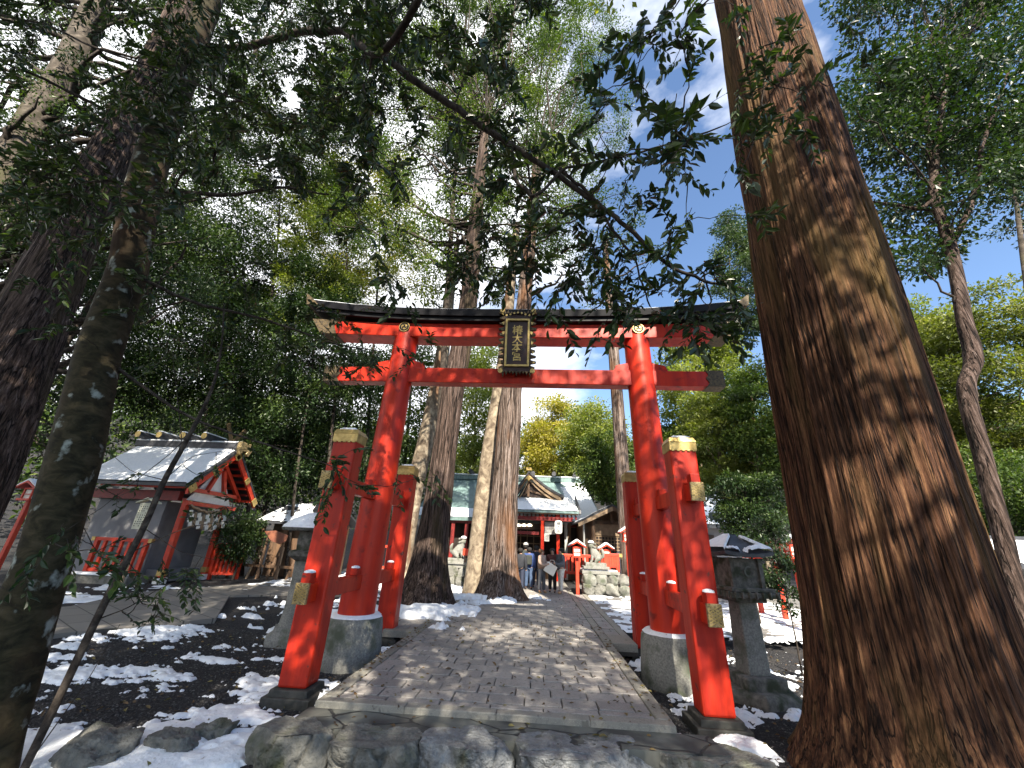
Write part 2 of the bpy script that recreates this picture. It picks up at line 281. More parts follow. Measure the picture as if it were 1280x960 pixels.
def trunkgeo(pts, n=64, m=80, amp=.02, kf=7., seed=0, flare=0., fz=.5, ridge=True, lobes=0., zf=.35):
    # pts rows: x,y,z,r
    Q = smooth_path(pts, m); P = Q[:, :3]; r = Q[:, 3]; th = np.linspace(0, 2*np.pi, n, endpoint=False)
    z = P[:, 2]-P[0, 2]; c, s = np.cos(th)[None], np.sin(th)[None]; rr = r[:, None]*np.ones(n)[None]
    rr = rr+flare*np.exp(-z/fz)[:, None]*(1+lobes*(vnoise(c*2.2+5, s*2.2, 0, seed)-.5)*2)
    R0 = r.mean()
    q = vnoise(c*kf*R0+3, s*kf*R0, z[:, None]*zf, seed+5); q2 = vnoise(c*kf*2.7*R0, s*kf*2.7*R0, z[:, None]*zf*2.2, seed+9)
    q3 = vnoise(c*kf*.25*R0*3, s*kf*.25*R0*3, z[:, None]*.12, seed+11)
    d = (abs(q-.5)*2*.6+abs(q2-.5)*2*.4) if ridge else (q*.5+q2*.2)
    rr = rr+amp*(d-.35)*2+amp*1.5*(q3-.5)
    V = np.stack([P[:, 0, None]+rr*c, P[:, 1, None]+rr*s, P[:, 2, None]+0*rr], -1).reshape(-1, 3)
    i = np.arange(m-1)[:, None]; j = np.arange(n)[None]; j2 = (j+1) % n
    F = np.stack([i*n+j, i*n+j2, (i+1)*n+j2, (i+1)*n+j], -1).reshape(-1, 4)
    return V, F
def limb(a, b, r0, r1, rng, n=10, wob=.08, sag=0., seg=6):
    a = np.asarray(a, float); b = np.asarray(b, float); t = np.linspace(0, 1, n)[:, None]; L_ = np.linalg.norm(b-a)
    off = np.cumsum(rng.normal(size=(n, 3)), 0); off = off-t*off[-1]; P = a+(b-a)*t+off*wob*L_/n**.5*np.sin(t*np.pi); P[:, 2] += sag*L_*(np.sin(t[:, 0]*np.pi))
    return tube(P, np.linspace(r0, r1, n), seg)
def leaves(P, D, size, rng, hexa=False, wr=.42, sv=.3):
    """leaf faces at P growing along D"""
    n = len(P); D = D/(np.linalg.norm(D, axis=1)[:, None]+1e-9)
    q = rng.normal(size=(n, 3))*.55+np.array([0, 0, 1.]); S = np.cross(D, q); S /= np.linalg.norm(S, axis=1)[:, None]+1e-9; N = np.cross(S, D)
    ln = (size*(1+sv*rng.normal(size=n)).clip(.45, 1.7))[:, None]; wd = ln*wr*.5
    if hexa:
        b = P; t = P+D*ln-N*ln*.10; f = N*wd*.35
        V = np.stack([b, P+D*ln*.25+S*wd*.85+f, P+D*ln*.6+S*wd*.95+f, t, P+D*ln*.6-S*wd*.95+f, P+D*ln*.25-S*wd*.85+f], 1).reshape(-1, 3)
        o = np.arange(n)[:, None]*6; F = np.concatenate([o+np.array([[0, 1, 2, 3]]), o+np.array([[0, 3, 4, 5]])]); k = 6
    else:
        V = np.stack([P, P+D*ln*.45+S*wd+N*wd*.3, P+D*ln, P+D*ln*.45-S*wd+N*wd*.3], 1).reshape(-1, 3)
        F = np.arange(n*4).reshape(-1, 4); k = 4
    return V, F, k
def blob_leaves(centers, rad, per, size, rng, flat=.6, droop=.3, hexa=False, tonebias=None, wr=.5):
    centers = np.asarray(centers, float); n = len(centers); rad = np.broadcast_to(rad, (n,)); per = int(per)
    u = rng.normal(size=(n, per, 3)); u /= np.linalg.norm(u, axis=2)[:, :, None]; rr = rng.random((n, per, 1))**.45
    P = u*rr*rad[:, None, None]; P[:, :, 2] *= flat
    D = u*.8+rng.normal(size=u.shape)*.6; D[:, :, 2] -= droop
    cl = rng.random((n, 1))*.5+(0 if tonebias is None else tonebias[:, None])
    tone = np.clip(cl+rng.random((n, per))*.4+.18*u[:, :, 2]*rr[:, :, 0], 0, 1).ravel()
    P = (P+centers[:, None]).reshape(-1, 3); V, F, k = leaves(P, D.reshape(-1, 3), size, rng, hexa, wr)
    return V, F, np.repeat(tone, k)
def tree(name, label, x, y, H, z0, RX, nclus, per, lsize, lm, bm_, tr, seed, cat='tree', group=None, lean=(0, 0), crad=(.7, 1.3), flat=.6, cone=0., base=None, thresh=.0, RY=None, gz=-.1, amp=.02, top=None, shell=.5, droop=.3, wr=.5):
    rng = np.random.default_rng(seed); root = empty(name, (x, y, gz), label, cat, group)
    tx, ty = x+lean[0], y+lean[1]
    pts = base if base is not None else [(x, y, gz-.1, tr), (x+lean[0]*.25+rng.normal()*.1, y+lean[1]*.25, gz+H*.25, tr*.85), (x+lean[0]*.6+rng.normal()*.15, y+lean[1]*.6, H*.6, tr*.6), (tx, ty, H*.95, tr*.2)]
    base_ = np.asarray(pts, float)
    parts = [trunkgeo(pts, 20, 40, amp*min(1, tr*2), 6, seed, flare=tr*.35, fz=.5)]
    RY = RY or RX; cs = []; k = 0
    while len(cs) < nclus and k < nclus*20:
        k += 1; u = rng.normal(size=3); u /= np.linalg.norm(u); rr = shell+(1-shell)*rng.random(); h = (u[2]*rr+1)/2
        sc = 1-cone*h
        p = np.array([tx+u[0]*rr*RX*sc, ty+u[1]*rr*RY*sc, z0+(H-z0)*h])
        if thresh and vnoise(p[0]*.5, p[1]*.5, p[2]*.6, seed) < thresh: continue
        cs.append(p)
    cs = np.array(cs); rad = rng.uniform(*crad, size=len(cs))
    for p in cs[::max(1, len(cs)//26)]:
        zt = np.clip(p[2]-np.hypot(p[0]-tx, p[1]-ty)*.5, max(z0*.6, gz+1), H*.9)
        a = np.array([np.interp(zt, base_[:, 2], base_[:, i]) for i in range(4)])
        parts.append(limb(a[:3], p, max(.02, a[3]*.35), .012, rng, 8, .12))
    V, F = merge(parts); npmesh('trunk', V, F, bm_, root, smooth=True)
    V, F, T = blob_leaves(cs, rad, per, lsize, rng, flat, droop, wr=wr); npmesh('crown', V, F, lm, root, tone=T)
    return root
def pxtrunk(Y, rows, z0=None):
    """rows px,py,width_px in the plane y=Y -> x,y,z,r"""
    o = []
    for px, py, wd in rows:
        P = at(px, py, Y); d = dep(P); hd = math.hypot(*(P-CAM)); o.append((P[0], P[1], P[2], wd*.5*d/FPX*min(1, (d/hd)**.8)))
    if z0 is not None: a = o[0]; o = [(a[0], a[1], z0, a[3]*1.05)]+o
    return o
# ------------------------------------------------------------------ ground
def axis(fine0, fine1, st, far, n=26):
    a = np.arange(fine0, fine1+1e-6, st); g = np.geomspace(st, far, n)
    return np.concatenate([(fine0-np.cumsum(g/ g.sum()*far))[::-1], a, fine1+np.cumsum(g/g.sum()*far)])
def pathpoly_in(x, y):  # under the big path
    return (abs(x) < 2.05) & (y > -2.5)
def gh(x, y):
    x = np.asarray(x, float); y = np.asarray(y, float)
    g = -.27+.22*sst(1.3, 4, y)
    g = np.maximum(g, -.27+.2*sst(-4.2, -7.0, x)*sst(-3, 0, y))
    g = g-.22*sst(-2.7, -4.2, y)*(1-.3*sst(-1, -3.5, x))
    g = np.where(abs(x) < 2.0, np.where(y > -2.45, np.minimum(g, -.12), g), g)
    g = g+.03*(fbm(x*.9, y*.9, 0, 3)-.5)*(1-sst(12, 30, abs(y)))
    d = np.hypot(x*.8, np.maximum(y-26, 0)*1.0); g = g+np.where(y > 26, 16*sst(26, 75, y)*(1-.55*np.exp(-((x-2)/9)**2)), 0)
    g = g+9*sst(22, 60, abs(x+2))*sst(-10, 20, y)
    return g
xs = axis(-16, 14, .12, 260); ys = axis(-9, 26, .12, 260); X, Y = np.meshgrid(xs, ys)
def grid(X, Y, Z, name, m, parent=None, keep=None, smooth=True):
    h, w_ = X.shape; V = np.stack([X, Y, Z], -1).reshape(-1, 3); i = np.arange(h-1)[:, None]; j = np.arange(w_-1)[None]
    F = np.stack([i*w_+j, i*w_+j+1, (i+1)*w_+j+1, (i+1)*w_+j], -1).reshape(-1, 4)
    if keep is not None:
        kk = keep.reshape(-1)[F].any(1); F = F[kk]; used = np.unique(F); mp_ = np.zeros(len(V), int); mp_[used] = np.arange(len(used)); V = V[used]; F = mp_[F]
    return V, F
gm = mat('black_gravel_soil', (.006, .006, .008), (.06, .056, .06), rough=.95, scale=34, bump=1, bscale=40, bdist=.05, c3=(.032, .027, .024), s3=1.4, t3=(.56, .7), thr=(.48, .72))
V, F = grid(X, Y, gh(X, Y), '', None); tag(npmesh('ground', V, F, gm, smooth=True), kind='structure')
# paving materials: tone attribute per slab
def slabmat(name, c1, c2, stain):
    m = bpy.data.materials.new(name); m.use_nodes = True; n = m.node_tree.nodes; l = m.node_tree.links.new; b = n['Principled BSDF']; b.inputs['Roughness'].default_value = .62
    a = n.new('ShaderNodeAttribute'); a.attribute_name = 'tone'; x = n.new('ShaderNodeMixRGB'); x.inputs[1].default_value = (*c1, 1); x.inputs[2].default_value = (*c2, 1); l(a.outputs['Fac'], x.inputs[0])
    t = n.new('ShaderNodeTexCoord'); last = x.outputs[0]
    for sc, th, col, det in ((1.3, (.45, .7), stain, 6), (26, (.5, .75), tuple(q*.6 for q in c1), 4), (90, (.55, .7), tuple(min(1, q*1.6) for q in c1), 2), (9, (.66, .69), tuple(q*.45 for q in c1), 2)):
        q = n.new('ShaderNodeTexNoise'); q.inputs['Scale'].default_value = sc; q.inputs['Detail'].default_value = det; l(t.outputs['Object'], q.inputs[0])
        r = n.new('ShaderNodeMapRange'); r.inputs[1].default_value, r.inputs[2].default_value = th; r.inputs[4].default_value = .7; l(q.outputs['Fac'], r.inputs[0])
        y = n.new('ShaderNodeMixRGB'); y.inputs[2].default_value = (*col, 1); l(last, y.inputs[1]); l(r.outputs[0], y.inputs[0]); last = y.outputs[0]
    l(last, b.inputs['Base Color'])
    q = n.new('ShaderNodeTexNoise'); q.inputs['Scale'].default_value = 55; q.inputs['Detail'].default_value = 5; l(t.outputs['Object'], q.inputs[0]); k = n.new('ShaderNodeBump'); k.inputs['Strength'].default_value = .35; k.inputs['Distance'].default_value = .008; l(q.outputs['Fac'], k.inputs['Height']); l(k.outputs[0], b.inputs['Normal'])
    q2 = n.new('ShaderNodeMapRange'); q2.inputs[3].default_value = .42; q2.inputs[4].default_value = .85; l(q.outputs['Fac'], q2.inputs[0]); l(q2.outputs[0], b.inputs['Roughness'])
    return m
M['slab'] = slabmat('paving_slab', (.215, .20, .188), (.30, .278, .256), (.165, .156, .146))
M['kerb'] = slabmat('border_stone', (.20, .19, .165), (.26, .245, .21), (.14, .14, .115))
def slabs(rects, z, rng, th=.06, bev=.006, parent=None, name='x', m=None, jit=.003):
    Vs = []; Fs = []; T = []; o = 0
    for x0, x1, y0, y1 in rects:
        zz = z+rng.normal()*jit; t = rng.random(); a = rng.normal(size=4)*jit*.6
        P = [(x0, y0, z-th), (x1, y0, z-th), (x1, y1, z-th), (x0, y1, z-th), (x0, y0, zz-bev), (x1, y0, zz-bev), (x1, y1, zz-bev), (x0, y1, zz-bev),
             (x0+bev, y0+bev, zz+a[0]), (x1-bev, y0+bev, zz+a[1]), (x1-bev, y1-bev, zz+a[2]), (x0+bev, y1-bev, zz+a[3])]
        fs = [(8, 9, 10, 11)]+[(4+i, 4+(i+1) % 4, 8+(i+1) % 4, 8+i) for i in range(4)]+[(i, (i+1) % 4, 4+(i+1) % 4, 4+i) for i in range(4)]
        Vs += P; Fs += [tuple(o+q for q in f) for f in fs]; T += [t]*12; o += 12
    return np.array(Vs), np.array(Fs), T
rng = np.random.default_rng(5)
def brick_rects(x0, x1, y0, y1, w_, h, g=.013, clip=None):
    r = []; y = y0; k = 0
    while y < y1-.02:
        hh = min(h, y1-y); x = x0-w_*(.5 if k % 2 else 0)-rng.random()*.06
        while x < x1:
            ww = w_*rng.uniform(.92, 1.08); a, b = max(x, x0), min(x+ww, x1)
            if b-a > .06 and (clip is None or clip((a+b)/2, y+hh/2)): r.append((a+g/2, b-g/2, y+g*.85, y+hh-g*.85))
            x += ww
        y += hh; k += 1
    return r
HW = 1.94; Y0 = -2.38
rects = brick_rects(-HW+.17, HW-.17, Y0+.30, 19.5, .44, .29)
rects += brick_rects(-HW+.17, HW-.17, Y0+.15, Y0+.29, .62, .14)
rects += brick_rects(-4.3, -HW-.005, 1.55, 2.9, .44, .29, clip=lambda a, b: a > -2.62-(b-1.5)*.1 or b > 3.4)
V, F, T = slabs(rects, 0, rng); tag(npmesh('paved_path', V, F, M['slab'], tone=T), kind='structure')
kr = [(a, min(a+1.0, HW+.0)-.005, Y0, Y0+.145) for a in np.arange(-HW, HW, 1.0)]
for s in (-1, 1):
    kr += [((-HW if s < 0 else HW-.165), (-HW+.165 if s < 0 else HW), y, y+.895) for y in np.arange(Y0+.15, 19, .9)]
kr += [(HW+.005, 2.42, y, y+.8-.005) for y in (1.27, )]+[(2.26, 2.42, y, y+.895) for y in np.arange(2.08, 9, .9)]+[(-2.55, -HW-.005, 1.33, 1.545)]
V, F, T = slabs(kr, .004, rng, th=.13, bev=.008); tag(npmesh('path_border', V, F, M['kerb'], tone=T), kind='structure')
rects = brick_rects(HW+.005, 2.255, 2.08, 9, .44, .29)
V, F, T = slabs(rects, 0, rng); tag(npmesh('path_margin', V, F, M['slab'], tone=T), kind='structure')
b = MB(); b.bb(-HW+.01, HW-.01, Y0+.02, 19.5, -.2, -.03); b.bb(HW-.02, 2.41, 1.29, 9, -.2, -.03); b.bb(-4.3, -HW+.02, 1.5, 4.4, -.25, -.018) if False else None
mo = b.build('path_bedding', mat('dark_joint_sand', (.04, .037, .033), (.06, .055, .05), rough=.95, scale=40)); tag(mo, kind='structure')
# forecourt beyond: pale paving right of the path and round the cedars
fm = slabmat('forecourt_stone', (.15, .145, .14), (.2, .19, .18), (.10, .10, .10))
V, F, T = slabs(brick_rects(2.43, 13, 2.9, 20, .6, .3)+brick_rects(-9.6, -HW-.005, 6.4, 20, .6, .3), -.012, rng, th=.05); tag(npmesh('forecourt_paving', V, F, fm, tone=T), kind='structure')
# path to the left shrine
pts = [gnd(-60, 812)[:2], gnd(0, 800)[:2], gnd(85, 790)[:2], gnd(270, 772)[:2], gnd(287, 744)[:2], gnd(372, 742)[:2], (-6.2, 9.0), gnd(330, 728)[:2], gnd(166, 740)[:2], gnd(89, 757)[:2], gnd(-60, 770)[:2]]
b = MB(); b.prism([tuple(p) for p in pts], 'z', -.3, -.008); o = b.build('side_path', None)
lm_ = bpy.data.materials.new('side_path_slabs'); lm_.use_nodes = True; n = lm_.node_tree.nodes; l = lm_.node_tree.links.new
br = n.new('ShaderNodeTexBrick'); t = n.new('ShaderNodeTexCoord'); g = n.new('ShaderNodeMapping'); g.inputs['Rotation'].default_value = (0, 0, .55); l(t.outputs['Object'], g.inputs[0]); l(g.outputs[0], br.inputs[0])
for k, v in (('Scale', 1.), ('Mortar Size', .012), ('Brick Width', .95), ('Row Height', .5)): br.inputs[k].default_value = v
br.inputs['Color1'].default_value = (.23, .21, .185, 1); br.inputs['Color2'].default_value = (.17, .16, .145, 1); br.inputs['Mortar'].default_value = (.05, .05, .045, 1)
l(br.outputs[0], n['Principled BSDF'].inputs['Base Color']); n['Principled BSDF'].inputs['Roughness'].default_value = .7
o.data.materials.clear(); o.data.materials.append(lm_); tag(o, kind='structure')
# flagstones (crazy paving) between the boulders and the path edge
fg = bpy.data.materials.new('crazy_paving'); fg.use_nodes = True; n = fg.node_tree.nodes; l = fg.node_tree.links.new; bs = n['Principled BSDF']
t = n.new('ShaderNodeTexCoord'); g = n.new('ShaderNodeMapping'); g.inputs['Scale'].default_value = (1, 1.6, 1); l(t.outputs['Object'], g.inputs[0])
wv = n.new('ShaderNodeTexNoise'); wv.inputs['Scale'].default_value = 3; l(g.outputs[0], wv.inputs[0]); mxv = n.new('ShaderNodeMixRGB'); mxv.inputs[0].default_value = .12; l(g.outputs[0], mxv.inputs[1]); l(wv.outputs['Color'], mxv.inputs[2])
v = n.new('ShaderNodeTexVoronoi'); v.feature = 'DISTANCE_TO_EDGE'; v.inputs['Scale'].default_value = 1.5; l(mxv.outputs[0], v.inputs[0])
r = n.new('ShaderNodeMapRange'); r.inputs[1].default_value = .008; r.inputs[2].default_value = .022; l(v.outputs[0], r.inputs[0])
nn = n.new('ShaderNodeTexNoise'); nn.inputs['Scale'].default_value = 2.2; nn.inputs['Detail'].default_value = 6; l(t.outputs['Object'], nn.inputs[0]); rr = n.new('ShaderNodeValToRGB'); rr.color_ramp.elements[0].position = .38; rr.color_ramp.elements[1].position = .62; rr.color_ramp.elements[0].color = (.05, .05, .046, 1); rr.color_ramp.elements[1].color = (.145, .15, .13, 1); l(nn.outputs['Fac'], rr.inputs[0])
x = n.new('ShaderNodeMixRGB'); x.inputs[1].default_value = (.02, .02, .02, 1); l(r.outputs[0], x.inputs[0]); l(rr.outputs[0], x.inputs[2]); l(x.outputs[0], bs.inputs['Base Color']); bs.inputs['Roughness'].default_value = .8
k = n.new('ShaderNodeBump'); k.inputs['Distance'].default_value = .02; l(r.outputs[0], k.inputs['Height']); l(k.outputs[0], bs.inputs['Normal'])
b = MB(); b.prism([(-2.0, -2.37), (2.25, -2.37), (2.3, -2.78), (-2.0, -2.85)], 'z', -.4, -.058); tag(b.build('flagstones', fg), kind='structure')
# ---- boulders forming the step edge
def rock(name, label, c, d, m, seed, cat='boulder', group=None, n=(26, 16, 12), flat=.0, parent=None, rough=.06, sq=.32):
    nx, ny, nz_ = n; bm = bmesh.new(); bmesh.ops.create_cube(bm, size=2); bmesh.ops.subdivide_edges(bm, edges=bm.edges[:], cuts=max(3, int(nx*.75)), use_grid_fill=True)
    me = bpy.data.meshes.new(name); bm.to_mesh(me); bm.free(); k = len(me.vertices); co = np.empty(k*3, np.float32); me.vertices.foreach_get('co', co); co = co.reshape(-1, 3).astype(float)
    nrm = co/np.linalg.norm(co, axis=1)[:, None]; p = co*(1-sq)+nrm*sq*1.25
    r = np.random.default_rng(seed); q = p*np.array(d)/2
    for _ in range(12):   # facet cuts
        nv = r.normal(size=3); nv[2] *= .5; nv /= np.linalg.norm(nv); h = q @ nv; lim = np.quantile(h, r.uniform(.86, .97)); ex = np.clip(h-lim, 0, None); q -= ex[:, None]*nv*.85
    sc = min(d)
    f = fbm(q[:, 0]/sc*1.6+seed, q[:, 1]/sc*1.6, q[:, 2]/sc*1.6, seed, 6)-.5-.25*np.exp(-((fbm(q[:, 0]/sc*1.1+seed, q[:, 1]/sc*1.1, q[:, 2]/sc*1.1, seed+7, 3)-.5)/.012)**2); f2 = abs(fbm(q[:, 0]/sc*3+seed, q[:, 1]/sc*3, q[:, 2]/sc*3, seed+3, 3)-.5)
    q += nrm*(f*rough*2.4-f2*rough*1.5)[:, None]
    if flat: q[:, 2] = np.minimum(q[:, 2], d[2]/2*flat+.07*f)
    q += np.array(c); off = OFF.get(parent, np.zeros(3)); q -= off
    me.vertices.foreach_set('co', q.astype(np.float32).ravel()); me.polygons.foreach_set('use_smooth', np.ones(len(me.polygons), bool)); me.update()
    o = link(name, me, m, parent)
    if parent is None: tag(o, label, cat, group)
    return o
def rx(px, py=925): return gnd(px, py, -.06)[0]
bl = [('boulder', 'large mossy flat-topped boulder at the left end of the stone step', 283, 420, -2.90, M['rock'], .50, .60), ('boulder', 'cracked dark boulder second from the left in the stone step', 415, 527, -2.92, M['rock'], .42, .54),
      ('boulder', 'boulder with blue-grey top in the middle of the stone step', 523, 648, -2.85, M['rockwet'], .44, .52), ('boulder', 'peaked blue-grey boulder right of the middle of the stone step', 645, 808, -2.82, M['rockwet'], .42, .58),
      ('boulder', 'grey-brown rounded boulder at the right end of the stone step', 806, 938, -2.72, M['rock'], .40, .58)]
for i, (nm, lb, a, b_, yc, mm, hh, dy) in enumerate(bl):
    xa, xb = rx(a), rx(b_); rock(nm, lb, ((xa+xb)/2, yc, -.30), (xb-xa+.0, dy, hh+.20), mm, 11+i, n=(64, 16, 12), flat=.80, group='boulders edging the stone step', rough=.10, sq=.2)
b = MB(); b.prism([(-2.3, -3.25), (2.6, -3.25), (2.8, -3.9), (-2.4, -3.9)], 'z', -.9, -.44); tag(b.build('lower_step', M['rock'], bev=.03), kind='structure')
# rocks under the snow on the left bank
for i, (px, py, sz) in enumerate(((215, 938, .32), (112, 950, .5), (262, 925, .26))):
    p = gnd(px, py, -.3); rock('rock', ['small dark rock poking out of the snow bank', 'wide dark rock half buried in snow by the leaning sapling', 'mossy rock in the snow beside the step'][i], (p[0], p[1], gh(p[0], p[1])-.0), (sz*1.5, sz, sz*.75), M['rock'], 31+i, cat='rock', n=(26, 8, 8))
# ------------------------------------------------------------------ snow
def snowv(x, y, blobs, base):
    n1 = fbm(x*2.0, y*2.9, 0, 21, 4)+.6*(fbm(x*9, y*15, 0, 23, 4)-.5); v = n1-.5+base
    for bx, by, rx_, ry_, a in blobs: v = v+a*np.exp(-(((x-bx)/rx_)**2+((y-by)/ry_)**2))
    return v
def G(px, py, z=-.2): return gnd(px, py, z)[:2]
def bl_(px, py, rx_, ry_, a, z=-.25): p = G(px, py, z); return (p[0], p[1], rx_, ry_, a)
pieces = []
def snowpatch(x0, x1, y0, y1, st, blobs, base, amp=.13, mask=None, hf=None, mx_=.06):
    X, Y = np.meshgrid(np.arange(x0, x1, st), np.arange(y0, y1, st*1.0)); v = snowv(X, Y, blobs, base)
    if mask is not None: v = np.where(mask(X, Y), v, -1)
    h = np.where(v > 0, mx_*(1-np.exp(-np.clip(v, 0, 1)**.72*amp/mx_*2.0)), np.maximum(v, -.3)*.2)
    g = (hf or gh)(X, Y); keep = v > -.0; V, F = grid(X, Y, g+h+.002, '', None, keep=keep); pieces.append((V, F))
LB = [bl_(140, 800, 1.1, .7, .55), bl_(215, 790, .8, .45, .32), bl_(110, 850, .8, .45, .2), bl_(90, 925, .5, .35, .55), bl_(130, 955, .6, .3, .4), bl_(230, 915, .35, .3, .42), bl_(180, 930, .3, .25, .3), bl_(200, 955, .35, .2, .5), bl_(290, 895, .35, .2, .45), bl_(330, 858, .28, .14, .3),
      bl_(60, 955, .3, .3, .6), bl_(250, 870, .3, .2, .08), bl_(280, 940, .25, .2, .3)]
offp = lambda X, Y: ~((abs(X) < 1.95) & (Y > Y0-.01))
snowpatch(-8.2, -1.86, -4.6, 1.4, .022, LB, -.17, mask=lambda X, Y: offp(X, Y) & ~((X > -2.1) & (Y < -2.5) & (Y > -3.35)) & ~((X < -5.7) & (Y > -.6+(X+7.6)*1.4)))
HB = [bl_(398, 862, .14, .22, .75, -.15), bl_(410, 875, .12, .13, .5, -.1)]
RB = [bl_(868, 890, .16, .22, .5, -.15), bl_(905, 925, .3, .2, .36), bl_(845, 905, .1, .08, .4, -.1), bl_(940, 935, .3, .25, .4), bl_(790, 822, .15, .2, .4), bl_(935, 900, .2, .1, .15), bl_(930, 800, .8, .6, .12), bl_(975, 780, .9, .8, .25)]
snowpatch(-2.7, -1.9, -2.5, -.9, .018, HB, -.42, amp=.22, mx_=.15)
snowpatch(-2.5, -1.94, .0, 1.3, .02, [(-2.15, .55, .14, .4, .55), (-2.05, 1.0, .1, .2, .4)], -.42, amp=.2, mx_=.12)
snowpatch(1.93, 7, -3.6, 2.4, .024, RB, -.12, mask=lambda X, Y: offp(X, Y) & ~((X > 1.92) & (X < 2.45) & (Y > 1.25)), mx_=.11)
flatz = lambda X, Y: X*0+.0
CB = [(-2.55, 3.6, 1.0, .75, .62), (-3.5, 3.2, 1.3, .8, .45), (-1.35, 3.65, .6, .35, .35), (-2.4, 5.4, 1.3, .7, .25), (-.8, 6.25, .85, .40, .62), (-1.9, 6.3, .9, .4, .3), (-5, 2.4, 1.2, .7, .3), (-4.4, 5.6, 1.3, .7, .2)]
snowpatch(-7, 1.4, 1.5, 7.4, .035, CB, -.26, amp=.22, mx_=.22, hf=lambda X, Y: np.maximum(gh(X, Y), np.where((X > -2.6), -.0, -.5)), mask=lambda X, Y: (X < -.95+.0*Y) | (Y > 5.4))
snowpatch(2.43, 9.5, 2.3, 12, .05, [(4, 5, 2.2, 2.2, .05), (3.2, 8, 1, 2, -.1), (7, 6, 2.5, 3, .10)], -.03, amp=.06, mx_=.02, hf=lambda X, Y: X*0-.006)
snowpatch(-9.5, -1.96, 7, 14, .07, [(-3, 8.2, 2, .8, .15), (-6, 10, 2, 2, .1)], -.04, amp=.07, mx_=.03, hf=lambda X, Y: X*0-.006)
snowpatch(-13, -8.4, .5, 6.3, .06, [(-10.6, 2.8, 1.5, .8, .25)], -.1, amp=.1, mx_=.05)
snowpatch(7, 13, -2, 8, .08, [(9, 3, 3, 3, .2)], -.02, amp=.1, mx_=.05)
V, F = merge(pieces); tag(npmesh('snow', V, F, M['snow'], smooth=True), kind='stuff')

# ------------------------------------------------------------------ gravel stones and fallen leaves
rng = np.random.default_rng(17)
def scatter_octa(P, s, rng):
    n = len(P); base = np.array([[1, 0, 0], [0, 1, 0], [-1, 0, 0], [0, -1, 0], [0, 0, .7], [0, 0, -.7]], float)
    V = base[None]*s[:, None, None]*rng.uniform(.6, 1.3, (n, 6, 1)); a = rng.random(n)*6.28; c, q = np.cos(a)[:, None], np.sin(a)[:, None]
    V = np.stack([V[..., 0]*c-V[..., 1]*q, V[..., 0]*q+V[..., 1]*c, V[..., 2]], -1)+P[:, None]
    f = np.array([[0, 1, 4], [1, 2, 4], [2, 3, 4], [3, 0, 4], [1, 0, 5], [2, 1, 5], [3, 2, 5], [0, 3, 5]]); return V.reshape(-1, 3), (np.arange(n)[:, None, None]*6+f[None]).reshape(-1, 3)
x = np.r_[rng.uniform(-7, -2.0, 15000), rng.uniform(2.0, 5.5, 7000)]; y = np.r_[rng.uniform(-4.2, 1.5, 15000), rng.uniform(-3.4, 2.6, 7000)]
P = np.stack([x, y, gh(x, y)+.003], 1); k = (dep_ := (P-CAM) @ cF) > 1.2; P = P[k]
V, F = scatter_octa(P, rng.uniform(.006, .018, len(P)), rng); gv = bpy.data.materials.new('gravel_stone'); gv.use_nodes = True
n = gv.node_tree.nodes; l = gv.node_tree.links.new; a = n.new('ShaderNodeAttribute'); a.attribute_name = 'tone'; r = n.new('ShaderNodeValToRGB'); r.color_ramp.elements[0].color = (.012, .012, .014, 1); r.color_ramp.elements[1].color = (.11, .105, .10, 1); l(a.outputs['Fac'], r.inputs[0]); l(r.outputs[0], n['Principled BSDF'].inputs['Base Color']); n['Principled BSDF'].inputs['Roughness'].default_value = .8
tag(npmesh('gravel', V, F, gv, tone=np.repeat(rng.random(len(P))**2, 6)), kind='stuff')
x = np.r_[rng.uniform(-7, 5.5, 1500), rng.uniform(-2, 2, 90), rng.choice([-1.9, 1.9], 240)+rng.normal(size=240)*.07]; y = np.r_[rng.uniform(-4.4, 3, 1500), rng.uniform(-2.3, 4, 90), rng.uniform(-2.3, 3, 240)]
z = np.where((abs(x) < 1.94) & (y > -2.38), .008, gh(x, y)+.02+.02*rng.random(len(x))); z = np.where((y < -2.4) & (y > -2.8) & (x > -2) & (x < 2.25), -.05, z)
D = rng.normal(size=(len(x), 3)); D[:, 2] *= .18; V, F, k = leaves(np.stack([x, y, z], 1), D, .055, rng, True, wr=.45)
lf = leafmat('fallen_leaf', (.05, .03, .015), (.13, .075, .03), (.16, .14, .04), trans=.05, rough=.7); tag(npmesh('fallen_leaves', V, F, lf, tone=np.repeat(rng.random(len(x)), k)), kind='stuff')
# ------------------------------------------------------------------ torii gate
GX = .03
T = empty('torii_gate', (GX, 0, 0), 'large vermilion torii gate with black top beam standing over the stone path', 'torii gate')
S0, LEAN, ZS = 2.64, .0216, .44
def beam(b, x0, x1, zb, zt, y0, y1, slant=0., curve=0., n=24, ex=0., L_=4.8):
    xs_ = np.linspace(x0, x1, n); P = []
    for x in xs_:
        t = (abs(x)/L_)**3*curve
        for z, y in ((zb, y0), (zt, y0), (zt, y1), (zb, y1)):
            k = (slant*(1 if x > 0 else -1) if (z == zt) and (abs(x-x0) < 1e-6 or abs(x-x1) < 1e-6) else 0)
            P.append((GX+x+k, y, z+t))
    n4 = len(xs_); fs = []
    for i in range(n4-1):
        for j in range(4): a = i*4+j; c = i*4+(j+1) % 4; fs.append((a, c, c+4, a+4))
    fs += [(3, 2, 1, 0), tuple((n4-1)*4+q for q in range(4))]; b.add(P, fs); return b
beam(MB(), -4.55, 4.55, 6.10, 6.20, -.34, .34, .10, .27).build('top_beam', M['black'], T, bev=.01)
kb = [o for o in T.children if o.name.startswith('top_beam')][0]
b = MB(); n = 30; P = []
